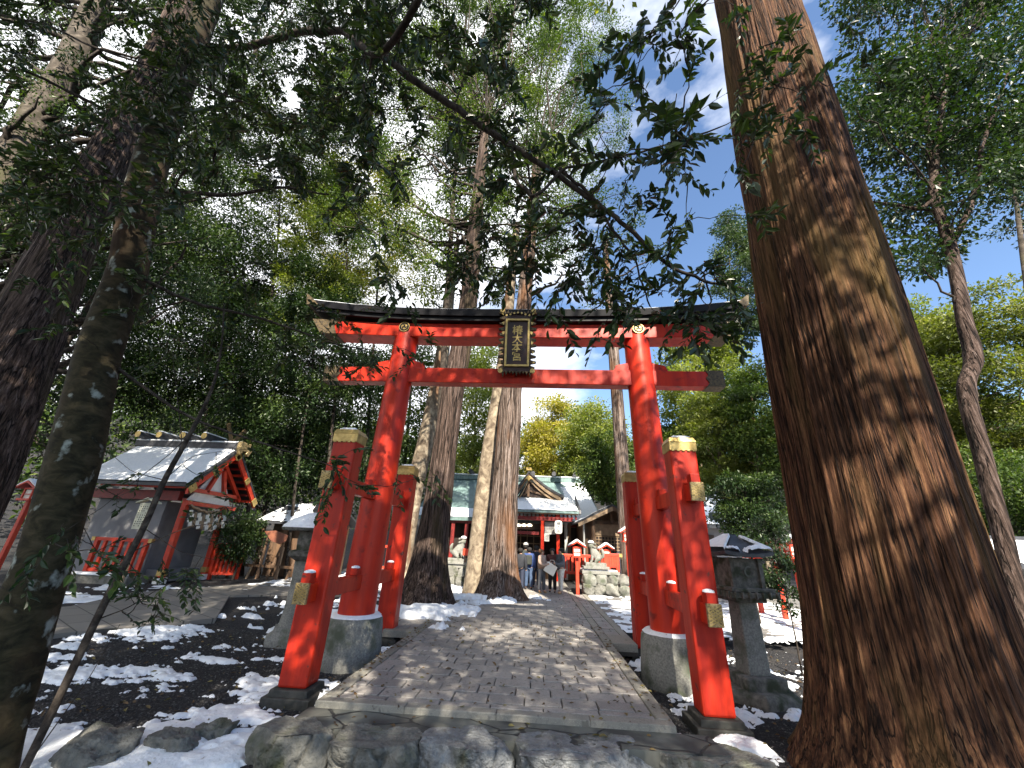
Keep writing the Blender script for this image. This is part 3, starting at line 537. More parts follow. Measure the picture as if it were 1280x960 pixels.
for x in np.linspace(-4.70, 4.72, n):
    t = (abs(x)/4.8)**3*.27
    for y, z in ((-.40, 6.195), (-.43, 6.34), (0, 6.47), (.43, 6.34), (.40, 6.195)): P.append((GX+x*(1+.02*(z > 6.3)), y, z+t))
fs = [(i*5+j, i*5+(j+1) % 5, (i+1)*5+(j+1) % 5, (i+1)*5+j) for i in range(n-1) for j in range(5)]+[(4, 3, 2, 1, 0), tuple((n-1)*5+q for q in range(5))]
b.add(P, fs); b.build('roof_cap', M['black'], kb)
b = MB(); P = []
for x in np.linspace(-4.7, 4.7, n):
    t = (abs(x)/4.8)**3*.27
    for y, z in ((-.41, 6.352), (-.30, 6.425), (0, 6.505), (.3, 6.43)): P.append((GX+x*1.01, y, z+t+.012*random.Random(int(x*50)).random()))
b.add(P, [(i*4+j, i*4+j+1, (i+1)*4+j+1, (i+1)*4+j) for i in range(n-1) for j in range(3)]); b.build('snow_dusting', M['snow'], kb)
beam(MB(), -4.15, 4.15, 5.775, 6.097, -.22, .22, .0, .10).build('upper_beam', M['red'], T, bev=.012)
beam(MB(), -3.86, 3.86, 4.745, 5.075, -.13, .13).build('tie_beam', M['red'], T, bev=.012)
for s in (-1, 1):   # gilt end sleeves
    b = MB(); x = s*4.15+GX; zz = [5.765+.065, 6.105+.065]
    P = []
    for dx0, dx1, yy in ((0, 0, .235),):
        A = [(x-s*.10, zz[0]), (x-s*.02, 5.97+.06), (x-s*.10, zz[1]+.0), (x+s*.52, zz[1]+.03), (x+s*.26, zz[0])]
        b.prism(A, 'y', -.236, .236)
    b.build('gilt_end_sleeve', M['golddark'], T)
    b = MB(); x = s*3.86+GX; A = [(x-s*.06, 4.735), (x+s*.0, 4.82), (x-s*.06, 4.91), (x+s*.0, 5.0), (x-s*.06, 5.085), (x+s*.30, 5.085), (x+s*.30, 4.735)]
    b.prism(A, 'y', -.146, .146); b.build('gilt_end_sleeve', M['golddark'], T)
    b = MB(); x = s*4.66+GX; A = [(x-s*.16, 6.45), (x-s*.02, 6.6), (x+s*.16, 6.74), (x+s*.10, 6.45)]; b.prism(A, 'y', -.44, .44); b.build('gilt_corner_fitting', M['golddark'], T)
RB_, RT = .305, .255
for s in (-1, 1):
    def ax(z): return GX+s*(S0-LEAN*(z-ZS))
    b = MB(); n = 32; prof = np.linspace(ZS, 6.0, 14); P = []
    for z in prof:
        r = RB_+(RT-RB_)*(z-ZS)/5.5
        for i in range(n): t = 2*math.pi*i/n; P.append((ax(z)+r*math.cos(t), r*math.sin(t), z))
    b.add(P, [(k*n+i, k*n+(i+1) % n, (k+1)*n+(i+1) % n, (k+1)*n+i) for k in range(13) for i in range(n)], True); b.add(P, [tuple(range(n))[::-1]])
    b.build('pillar', M['red'], T)
    pil = list(T.children)[-1]
    # wedges over the tie beam, metal strip seams, tomoe emblem
    for u in (-1, 1):
        b = MB(); x = ax(5.1)+u*.42; b.prism([(x-u*.2, 5.075), (x+u*.13, 5.075), (x+u*.08, 5.2), (x-u*.17, 5.26)], 'y', -.10, .10); b.build('wedge', M['red'], T, bev=.008)
    b = MB(); b.cyl((ax(6), -.225, 5.99), (ax(6), -.262, 5.99), .115, n=28); dsk = b.build('crest_disc', M['black'], T)
    b = MB(); P = []; fs = []
    for i in range(28):
        t = 2*math.pi*i/28
        for r in (.106, .118): P.append((ax(6)+r*math.cos(t), -.270, 5.99+r*math.sin(t)))
        fs.append((2*i, 2*i+1, (2*i+3) % 56, (2*i+2) % 56))
    b.add(P, fs)
    for k in range(3):   # three comma shapes
        P = []; a0 = 2*math.pi*k/3+.5
        hx, hz = .046*math.cos(a0), .046*math.sin(a0)
        Q = [(hx+.022*math.cos(t), hz+.022*math.sin(t)) for t in np.linspace(0, 2*math.pi, 12, endpoint=False)]
        b.add([(ax(6)+p[0], -.271, 5.99+p[1]) for p in Q], [tuple(range(12))])
        st = [(.062*math.cos(a0+t), .062*math.sin(a0+t), .013*(1-t/1.7)) for t in np.linspace(0, 1.5, 9)]; P = []
        for i, (u, v_, w_) in enumerate(st):
            a = a0+np.linspace(0, 1.5, 9)[i]
            P += [(ax(6)+u-w_*math.cos(a), -.2715, 5.99+v_-w_*math.sin(a)), (ax(6)+u+w_*.6*math.cos(a), -.2715, 5.99+v_+w_*.6*math.sin(a))]
        b.add(P, [(2*i, 2*i+1, 2*i+3, 2*i+2) for i in range(8)])
    b.build('crest', M['goldplain'], dsk)
    # stone base
    b = MB(); b.lathe((ax(ZS), 0, 0), [(.50, -.45), (.50, -.1), (.47, .30), (.455, .40), (.43, .435)], 48, sq=1.0); st = b.build('stone_base', M['stone'], T)
    P = []; b = MB(); rg = random.Random(3+s)
    for i in range(40):
        t = 2*math.pi*i/40; jr = .415+.035*rg.random()
        P += [(ax(ZS)+.27*math.cos(t), .27*math.sin(t), .475), (ax(ZS)+(jr-.06)*math.cos(t), (jr-.06)*math.sin(t), .480), (ax(ZS)+jr*math.cos(t), jr*math.sin(t), .435)]
    b.add(P, [(3*i+j, (3*i+3) % 120+j, (3*i+3) % 120+j+1, 3*i+j+1) for i in range(40) for j in (0, 1)], True); b.build('snow_ring', M['snow'], st)
    # four-legged support posts
    X = GX+s*2.60
    for u in (-1, 1):
        y = 1.60*u; yt = y-u*.04; hw = .19; hd = .165; b = MB(); P = []
        for z, yy, xx in ((-.10, y, X), (3.08, yt, X-s*.02)):
            P += [(xx-hw, yy-hd, z), (xx+hw, yy-hd, z), (xx+hw, yy+hd, z), (xx-hw, yy+hd, z)]
        b.add(P, [(3, 2, 1, 0), (4, 5, 6, 7), (0, 1, 5, 4), (1, 2, 6, 5), (2, 3, 7, 6), (3, 0, 4, 7)]); po = b.build('support_post', M['redworn'], T, bev=.03, seg=2)
        b = MB(); xx = X-s*.02; b.bb(xx-hw-.008, xx+hw+.008, yt-hd-.008, yt+hd+.008, 3.06, 3.19); b.box((xx, yt, 3.225), (hw*2+.03, hd*2+.03, .075), taper=.86)
        for k in range(-2, 3): b.box((xx+k*.075, yt-hd-.012, 3.06), (.045, .012, .03))
        cp = b.build('gilt_cap', M['goldplain'], po, bev=.008)
        b = MB(); b.lathe((xx, yt, 3.26), [(.19, 0), (.19, .02), (.13, .045), (.04, .058)], 4, ph=math.pi/4); b.build('snow', M['snow'], po)
        b = MB(); b.box((X, y, -.145), (.52, .46, .09), taper=.94); b.box((X, y, -.25), (.62, .54, .16)); b.build('plinth', M['plinth'], po, bev=.015)
    for z, ext in ((.98, .27), (2.44, .25)):
        b = MB(); b.bb(X-.075, X+.075, -1.76-ext+.05, 1.76+ext-.05, z-.11, z+.11); tb = b.build('cross_tie', M['red'], T, bev=.008)
        for u in (-1, 1):
            b = MB(); ye = u*(1.76+ext-.05); b.bb(X-.088, X+.088, min(ye, ye+u*.05), max(ye, ye+u*.05), z-.124, z+.124); e_ = b.build('gilt_end_plate', M['gold'], tb, bev=.004)
            b = MB()   # lattice relief
            for k in range(-2, 3):
                for a in (-1, 1): b.bar((X-.08, ye+u*.053, z+k*.035-a*.045), (X+.08, ye+u*.053, z+k*.035+a*.045), .006, .008)
            b.build('lattice_relief', M['goldplain'], tb)
            for yw in (u*1.9, u*1.27, u*.44):
                b = MB(); h_ = .13 if abs(yw) > 1 else .11; b.bb(X-.06, X+.06, yw-.075, yw+.075, z+.111, z+.111+h_); b.build('wedge', M['redworn'], tb, bev=.008)
                if z < 2: b = MB(); b.lathe((X, yw, z+.111+h_), [(.075, .0), (.07, .02), (.03, .035)], 8, sq=1.1); b.build('snow', M['snow'], tb)
# ---- the shrine name plaque
PY = -.34; PC = Vector((GX-.02, PY, 5.60)); tl = R_(-8)
pq = empty('name_plaque', (PC.x, PC.y, PC.z), 'dark shrine name plaque in an ornate gilt frame on the centre of the torii', 'plaque')
Mw = Matrix.Translation(PC) @ Matrix.Rotation(R_(7), 4, 'X')
def lp(o, pts): return [Mw @ Vector(p) for p in pts]
def lbox(b, x0, x1, y0, y1, z0, z1): b.add(lp(b, [(x, y, z) for z in (z0, z1) for x, y in ((x0, y0), (x1, y0), (x1, y1), (x0, y1))]), [(3, 2, 1, 0), (4, 5, 6, 7), (0, 1, 5, 4), (1, 2, 6, 5), (2, 3, 7, 6), (3, 0, 4, 7)])
b = MB(); lbox(b, -.29, .29, -.02, .06, -.66, .62); b.build('board', M['plaque'], pq, bev=.01)
b = MB()
for a in (-1, 1): lbox(b, a*.235-.022, a*.235+.022, -.065, -.018, -.56, .50)
lbox(b, -.213, .213, -.065, -.018, .456, .50); lbox(b, -.213, .213, -.065, -.018, -.56, -.516); b.build('inner_frame', M['goldplain'], pq, bev=.006)
b = MB(); rg = random.Random(4)
for a in (-1, 1):
    for k in range(11):
        z = -.62+k*.122; w_ = .055+.03*abs(math.sin(k*1.1)); P = [(a*(.28), -.05, z), (a*(.31+w_), -.06, z+.02), (a*(.32+w_), -.05, z+.055), (a*(.28), -.055, z+.085), (a*.28, .03, z), (a*(.31+w_), .03, z+.02), (a*(.32+w_), .03, z+.055), (a*.28, .03, z+.085)]
        b.add(lp(b, P), [(0, 1, 2, 3), (7, 6, 5, 4), (0, 1, 5, 4), (1, 2, 6, 5), (2, 3, 7, 6)])
for k in range(-4, 5):
    for zz, sg in ((.62, 1), (-.66, -1)):
        x = k*.07; h_ = .05+.045*math.cos(k*.9)**2+(.04 if abs(k) == 4 else 0); P = [(x-.033, y, zz) for y in (-.06, .03)]+[(x+.033, y, zz) for y in (-.06, .03)]+[(x, -.06, zz+sg*h_), (x, .03, zz+sg*h_)]
        b.add(lp(b, P), [(0, 2, 4), (1, 3, 5), (0, 4, 5, 1), (2, 4, 5, 3)])
b.build('carved_frame', M['golddark'], pq, bev=.01)
b = MB()
for a in (-1, 1):
    for k in range(6):
        z = -.5+k*.22; P = [(a*(.30+.03*math.cos(k)), -.075, z+t*.05+.0) for t in (0, 1)]+[(a*(.36+.03*math.cos(k)), -.07, z+.03), (a*.30, -.075, z-.03)]; b.add(lp(b, P), [(0, 1, 2), (0, 2, 3)])
for k in range(-3, 4): b.cyl(Mw @ Vector((k*.08, -.07, .60+.03*math.cos(k))), Mw @ Vector((k*.08, -.085, .60+.03*math.cos(k))), .022, n=8)
b.build('gilt_ornament', M['goldplain'], pq)
for x, z in ((-.33, .68), (.33, .68), (-.33, -.66), (.33, -.66)): b = MB(); b.cyl(Mw @ Vector((x, -.05, z)), Mw @ Vector((x, -.09, z)), .05, n=10); b.build('corner_boss', M['goldplain'], pq)
text('lettering', '椿大本宮', .225, M['goldplain'], pq, Mw @ Matrix.Translation((0, -.022, -.03)) @ Matrix.Rotation(R_(90), 4, 'X'), .006)
# ------------------------------------------------------------------ main hall
def Z(px, py, Y): return float(at(px, py, Y)[2])
def Xp(px, py, Y): return float(at(px, py, Y)[0])
def roofsheet(b, A, B_, C_, D_, th=.1):  # quad A,B (eave) C,D (ridge), thickened downward
    P = [Vector(p) for p in (A, B_, C_, D_)]; Q = [p-Vector((0, 0, th)) for p in P]
    b.add(P+Q, [(0, 1, 2, 3), (7, 6, 5, 4), (0, 4, 5, 1), (1, 5, 6, 2), (2, 6, 7, 3), (3, 7, 4, 0)]); return b
def snowquad(name, A, B_, C_, D_, parent, thr=.5, nx=90, ny=40, th=.05, seed=1, bias=None, sc=1.6):
    A, B_, C_, D_ = [np.array(p, float) for p in (A, B_, C_, D_)]; u, v = np.meshgrid(np.linspace(0.005, .995, nx), np.linspace(0.0, 1, ny))
    P = (A[None, None]*(1-u)[..., None]+B_*u[..., None])*(1-v)[..., None]+(D_[None, None]*(1-u)[..., None]+C_*u[..., None])*v[..., None]
    n_ = fbm(P[..., 0]*sc, P[..., 1]*sc, P[..., 2]*sc, seed, 5)-.5+(bias(u, v) if bias else 0); val = n_-thr+.5
    h = np.where(val > 0, th*np.sqrt(np.clip(val*5, 0, 1)), -.02); edge = np.minimum.reduce([u, 1-u, v+.02, 1-v])*40; h = np.where(val > 0, h*np.clip(edge, .15, 1), h)
    V, F = grid(P[..., 0], P[..., 1], P[..., 2]+h+.004, '', None, keep=val > 0); return npmesh(name, V, F, M['snow'], parent, smooth=True)
H = empty('main_hall', (0, 16, 0), 'shrine main hall with snow-streaked green copper roof at the end of the path', 'shrine hall')
ez = Z(660, 640, 14.0); tz = Z(660, 621, 16.3); px0, px1 = -2.45, Xp(724, 640, 14)
mz = Z(580, 647, 16.0); rz = Z(600, 599, 20.5); m0, m1 = -6.6, Xp(742, 640, 16.0)
b = MB(); roofsheet(b, (m0, 16, mz), (m1+.6, 16, mz), (m1+.0, 20.5, rz), (m0, 20.5, rz), .16); roofsheet(b, (m0, 25, mz), (m1+.6, 25, mz), (m1, 20.55, rz), (m0, 20.55, rz), .16)
mr = b.build('main_roof', M['copperroof'], H)
snowquad('snow', (m0, 16, mz), (m1+.6, 16, mz), (m1, 20.5, rz), (m0, 20.5, rz), mr, .5, 220, 80, .05, 3, bias=lambda u, v: np.where(v < .2, .5, -.12)+.38*sst(.86, 1, u+.08*v)-.2*np.exp(-((v-.9)/.3)**2)*(u < .8), sc=1.1)
b = MB(); b.bb(m0-.1, m1+.15, 20.3, 20.75, rz-.05, rz+.25); b.build('ridge', M['copperroof'], mr)
b = MB(); b.bb(m0-.1, m1+.15, 20.25, 20.8, rz+.25, rz+.33); b.build('ridge_snow', M['snow'], mr, bev=.03)
for k in range(7):
    x = m0+1+k*(m1-m0-1.6)/6; b = MB(); b.cyl((x, 19.9, rz+.45), (x, 21.1, rz+.45), .15, n=12); b.build('ridge_log', M['darkroof'], mr); 
b = MB(); roofsheet(b, (px0, 14, ez+.10), (px1, 14, ez+.10), (px1-.12, 16.3, tz), (px0+.12, 16.3, tz), .10)
pr = b.build('porch_roof', M['copperroof'], H)
snowquad('snow', (px0, 14, ez+.10), (px1, 14, ez+.10), (px1-.12, 16.3, tz), (px0+.12, 16.3, tz), pr, .42, 130, 50, .05, 8, bias=lambda u, v: .02+.1*u, sc=1.0)
b = MB(); b.bb(px0+.05, px1-.05, 14.05, 14.25, ez-.06, ez-.005); b.bb(px0+.1, px1-.1, 14.3, 14.5, ez-.02, ez+.1); b.build('eave_board', M['wood'], pr)
for k in range(24):
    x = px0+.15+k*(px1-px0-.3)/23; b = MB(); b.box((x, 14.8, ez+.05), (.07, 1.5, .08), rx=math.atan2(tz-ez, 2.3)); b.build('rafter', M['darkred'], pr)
# curved verge ends
b = MB(); b.prism([(13.9, ez+.0), (14.0, ez+.2), (16.4, tz+.12), (16.4, tz-.06), (14.2, ez-.05)], 'x', px1, px1+.09); b.build('verge', M['darkroof'], pr)
# gable
gx = Xp(661, 600, 15.9); gz = Z(661, 592, 15.9); gl = Xp(643, 621, 15.9); gr = Xp(699, 621, 15.9); gb = Z(661, 621, 15.9)
def barge(b, P, Q, w_, y0, y1):
    P = Vector((P[0], 0, P[1])); Q = Vector((Q[0], 0, Q[1])); n_ = 8; pts_u = []; pts_d = []
    for i in range(n_+1):
        t = i/n_; p = P.lerp(Q, t); p.z -= .12*math.sin(math.pi*t)*(P-Q).length*.5; pts_u.append((p.x, p.z)); pts_d.append((p.x, p.z-w_))
    b.prism(pts_u+pts_d[::-1], 'y', y0, y1)
for s, e in ((-1, gl-.1), (1, gr+.1)):
    b = MB(); barge(b, (gx, gz), (e, gb+.02), .24, 15.62, 15.7); b.build('bargeboard', M['paletimber'] if s > 0 else M['wood'], H)
    b = MB(); barge(b, (gx, gz+.13), (e+s*.15, gb+.10), .14, 15.55, 18.2); go = b.build('gable_roof', M['darkroof'], H)
    b = MB(); barge(b, (gx, gz-.30), (e-s*.35, gb-.12), .12, 15.72, 15.78); b.build('inner_bargeboard', M['paletimber'], H)
b = MB(); b.prism([(gl+.2, gb), (gr-.2, gb), (gx, gz-.35)], 'y', 15.9, 15.95); b.build('gable_panel', M['interior'], H)
b = MB(); b.bb(gx-.06, gx+.06, 15.8, 15.88, gb, gz-.3); b.bar((gx, 15.84, gb+.35), (gl+.5, 15.84, gb+.03), .06, .1); b.bar((gx, 15.84, gb+.35), (gr-.5, 15.84, gb+.03), .06, .1); b.build('gable_strut', M['wood'], H)
b = MB(); b.prism([(gx-.28, gz-.42), (gx-.1, gz-.22), (gx, gz-.17), (gx+.1, gz-.22), (gx+.28, gz-.42), (gx+.1, gz-.36), (gx, gz-.5), (gx-.1, gz-.36)], 'y', 15.52, 15.6); b.bb(gx-.16, gx+.16, 15.5, 15.64, gz+.12, gz+.28); b.build('gilt_gable_ornament', M['goldplain'], H, bev=.01)
# porch posts, beams
zb = Z(690, 649, 14.3)
for px in (678, 697.5, 640, 618):
    x = Xp(px, 665, 14.3); b = MB(); b.bb(x-.085, x+.085, 14.22, 14.39, 0, ez-.07); b.build('porch_post', M['red'], H, bev=.02)
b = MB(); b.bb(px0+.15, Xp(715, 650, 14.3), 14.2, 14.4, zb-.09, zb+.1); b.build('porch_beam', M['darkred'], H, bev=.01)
b = MB(); b.bb(px0+.3, Xp(674, 665, 14.6), 14.6, 14.7, Z(660, 668, 14.6), Z(660, 664, 14.6)); b.build('tie_rail', M['darkred'], H)
for px in (707.5, 711.8):
    x = Xp(px, 670, 15.2); b = MB(); b.bb(x-.075, x+.075, 15.15, 15.3, 0, mz-.1); b.build('grey_post', M['wood'] if px > 710 else M['pipe'], H)
# notice panels beside the entry
x0, x1 = Xp(681, 660, 14.5), Xp(694, 660, 14.5); b = MB(); b.bb(x0, x1, 14.5, 14.54, Z(690, 668, 14.5), Z(690, 653, 14.5)); npn = b.build('notice_panel', M['pipe'], H)
b = MB()
for k in range(7): z_ = Z(690, 655+k*1.8, 14.5); b.bb(x0+.02, x1-.02, 14.488, 14.498, z_-.008, z_+.008)
b.build('panel_lines', M['greywall'], npn)
x0, x1 = Xp(680.5, 670, 14.1), Xp(686.5, 670, 14.1); z0_, z1_ = Z(683, 676.5, 14.1), Z(683, 667, 14.1)
pn = tag(MB().bb(x0, x1, 14.12, 14.14, z0_, z1_).build('notice_sheet', M['paper']), 'white paper notice with columns of small black writing on the red porch post', 'notice')
b = MB(); rg = random.Random(1)
for c_ in range(5):
    for r_ in range(9):
        if rg.random() < .85: xx = x0+.03+c_*(x1-x0-.06)/4.5; zz = z1_-.03-r_*(z1_-z0_-.04)/9; b.bb(xx, xx+.018, 14.112, 14.118, zz-.022, zz)
b.build('writing', M['ink'], pn)
# walls, interior
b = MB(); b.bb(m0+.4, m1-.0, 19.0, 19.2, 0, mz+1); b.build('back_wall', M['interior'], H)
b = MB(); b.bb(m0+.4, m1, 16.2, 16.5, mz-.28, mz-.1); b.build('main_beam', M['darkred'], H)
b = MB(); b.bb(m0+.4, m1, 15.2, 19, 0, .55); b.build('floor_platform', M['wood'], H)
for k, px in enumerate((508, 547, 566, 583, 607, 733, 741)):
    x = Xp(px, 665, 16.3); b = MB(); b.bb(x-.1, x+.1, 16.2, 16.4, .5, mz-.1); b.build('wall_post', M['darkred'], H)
b = MB(); x0, x1 = Xp(605, 670, 15.3), Xp(676, 670, 15.3)
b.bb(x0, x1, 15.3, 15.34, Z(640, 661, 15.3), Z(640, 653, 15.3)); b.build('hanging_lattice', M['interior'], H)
b = MB()
for k in range(9): xx = x0+(x1-x0)*k/8; b.bb(xx-.02, xx+.02, 17.4, 17.44, .6, 2.4)
for z_ in (.9, 1.3, 1.7, 2.1): b.bb(x0, x1, 17.38, 17.42, z_-.02, z_+.02)
b.build('inner_lattice', M['paletimber'], H)
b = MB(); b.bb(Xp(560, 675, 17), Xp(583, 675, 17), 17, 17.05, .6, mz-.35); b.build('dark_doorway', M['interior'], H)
for px in (648, 655, 662):   # round white paper ornaments under the eave, with a glow added
    x = Xp(px, 656, 15.1); z_ = Z(px, 656.5, 15.1); b = MB(); b.lathe((x, 15.1, z_), [(.02, -.07), (.13, -.05), (.15, .0), (.11, .05), (.03, .08)], 12); tag(b.build('ceiling_lamp', M['lamp']), ['pale lit shade under the hall eave nearest the tree', 'middle one of three pale lit shades under the hall eave', 'pale lit shade under the hall eave nearest the red post'][int((px-648)/7)], 'lamp', 'lit shades under the hall eave')
b = MB(); b.bb(Xp(648, 667, 16), Xp(666, 667, 16), 16, 16.03, Z(655, 667.6, 16), Z(655, 665.8, 16)); tag(b.build('strip_lamp', M['lamp']), 'thin lit strip lamp inside the main hall', 'lamp')
# offering box & straw rope
b = MB(); b.bb(-.9, .9, 14.8, 15.4, .0, .8); b.build('offering_box', M['wood']); o = bpy.data.objects['offering_box']; tag(o, 'wooden offering box in front of the main hall doors behind the visitors', 'offering box')
# hanging lantern
lx, lz = Xp(698, 659, 13.95), Z(698, 659, 13.95); LN = empty('paper_lantern', (lx, 13.95, lz), 'tall white paper lantern with black characters hanging from the porch beam', 'lantern')
hh = (Z(698, 651, 13.95)-Z(698, 667.5, 13.95))/2
b = MB(); b.lathe((lx, 13.95, lz), [(.08, -hh), (.15, -hh*.93), (.19, -hh*.7), (.195, 0), (.19, hh*.7), (.15, hh*.93), (.08, hh)], 20); b.build('paper_shade', M['lanternpaper'], LN)
for s in (-1, 1): b = MB(); b.cyl((lx, 13.95, lz+s*hh*.98), (lx, 13.95, lz+s*(hh+.04)), .09, n=16); b.build('rim', M['ink'], LN)
text('lettering', '椿大宮', .2, M['ink'], LN, Matrix.Translation((lx, 13.95-.200, lz)) @ Matrix.Rotation(R_(90), 4, 'X'), .004)
# ------------------------------------------------------------------ small hall on the right
S = empty('side_hall', (4, 12.8, 0), 'small dark timber hall with a gabled roof right of the main hall', 'shrine hall')
Ys = 12.6; ax_, az_ = Xp(764, 631, Ys), Z(764, 631, Ys); lx_, lz_ = Xp(721, 652, Ys), Z(721, 652, Ys); rx__ = ax_+(ax_-lx_); 
for e in (lx_, rx__):
    b = MB(); b.prism([(ax_, az_), (e, lz_), (e, lz_-.07), (ax_, az_-.09)], 'y', Ys-.35, Ys+4); rr_ = b.build('roof', M['darkroof'], S)
    sg = 1 if e > ax_ else -1
    A = (ax_, Ys-.3, az_); B_ = (e, Ys-.3, lz_); snowquad('snow', A, B_, (e, Ys+3.9, lz_), (ax_, Ys+3.9, az_), rr_, .5, 40, 60, .05, 5)
    b = MB(); b.prism([(ax_, az_-.10), (e+sg*-.02, lz_-.08), (e-sg*.05, lz_-.24), (ax_, az_-.30)], 'y', Ys-.40, Ys-.34); b.build('bargeboard', M['paletimber'] if e < ax_ else M['wood'], S)
b = MB(); b.prism([(lx_+.35, 0.3), (rx__-.35, .3), (rx__-.35, lz_+.05), (ax_, az_-.15), (lx_+.35, lz_+.05)], 'y', Ys+.5, Ys+3.8); wl = b.build('wall', M['wood'], S)
wx0, wx1 = Xp(745, 680, Ys+.4), Xp(776, 680, Ys+.4); wz0, wz1 = Z(760, 692, Ys+.4), Z(760, 671, Ys+.4)
b = MB(); b.bb(wx0, wx1, Ys+.44, Ys+.47, wz0, wz1); wd = b.build('lattice_window', M['interior'], S)
b = MB()
for k in range(9): xx = wx0+(wx1-wx0)*k/8; b.bb(xx-.012, xx+.012, Ys+.41, Ys+.435, wz0, wz1)
for k in range(6): zz = wz0+(wz1-wz0)*k/5; b.bb(wx0, wx1, Ys+.395, Ys+.408, zz-.012, zz+.012)
b.build('lattice', M['paletimber'], wd)
b = MB(); b.bb(wx0-.1, wx1+.1, Ys+.42, Ys+.47, wz1+.05, wz1+.75); b.build('carved_panel', M['paletimber'], S)
b = MB(); b.bb(lx_+.6, rx__-.6, Ys+.3, Ys+.42, lz_-.05, lz_+.09); b.bb(ax_-.06, ax_+.06, Ys+.1, Ys+.2, lz_, az_-.25); b.build('tie_beam', M['wood'], S)
for px in (730, 742): x = Xp(px, 670, Ys); b = MB(); b.cyl((x, Ys, 0), (x, Ys, lz_+.12), .045 if px < 735 else .09, n=10); b.build('post', M['pipe'] if px < 735 else M['wood'], S)
b = MB(); b.bb(lx_+.3, rx__-.3, Ys-.1, Ys+3.8, 0, .42); b.build('stone_footing', M['stonedark'], S)
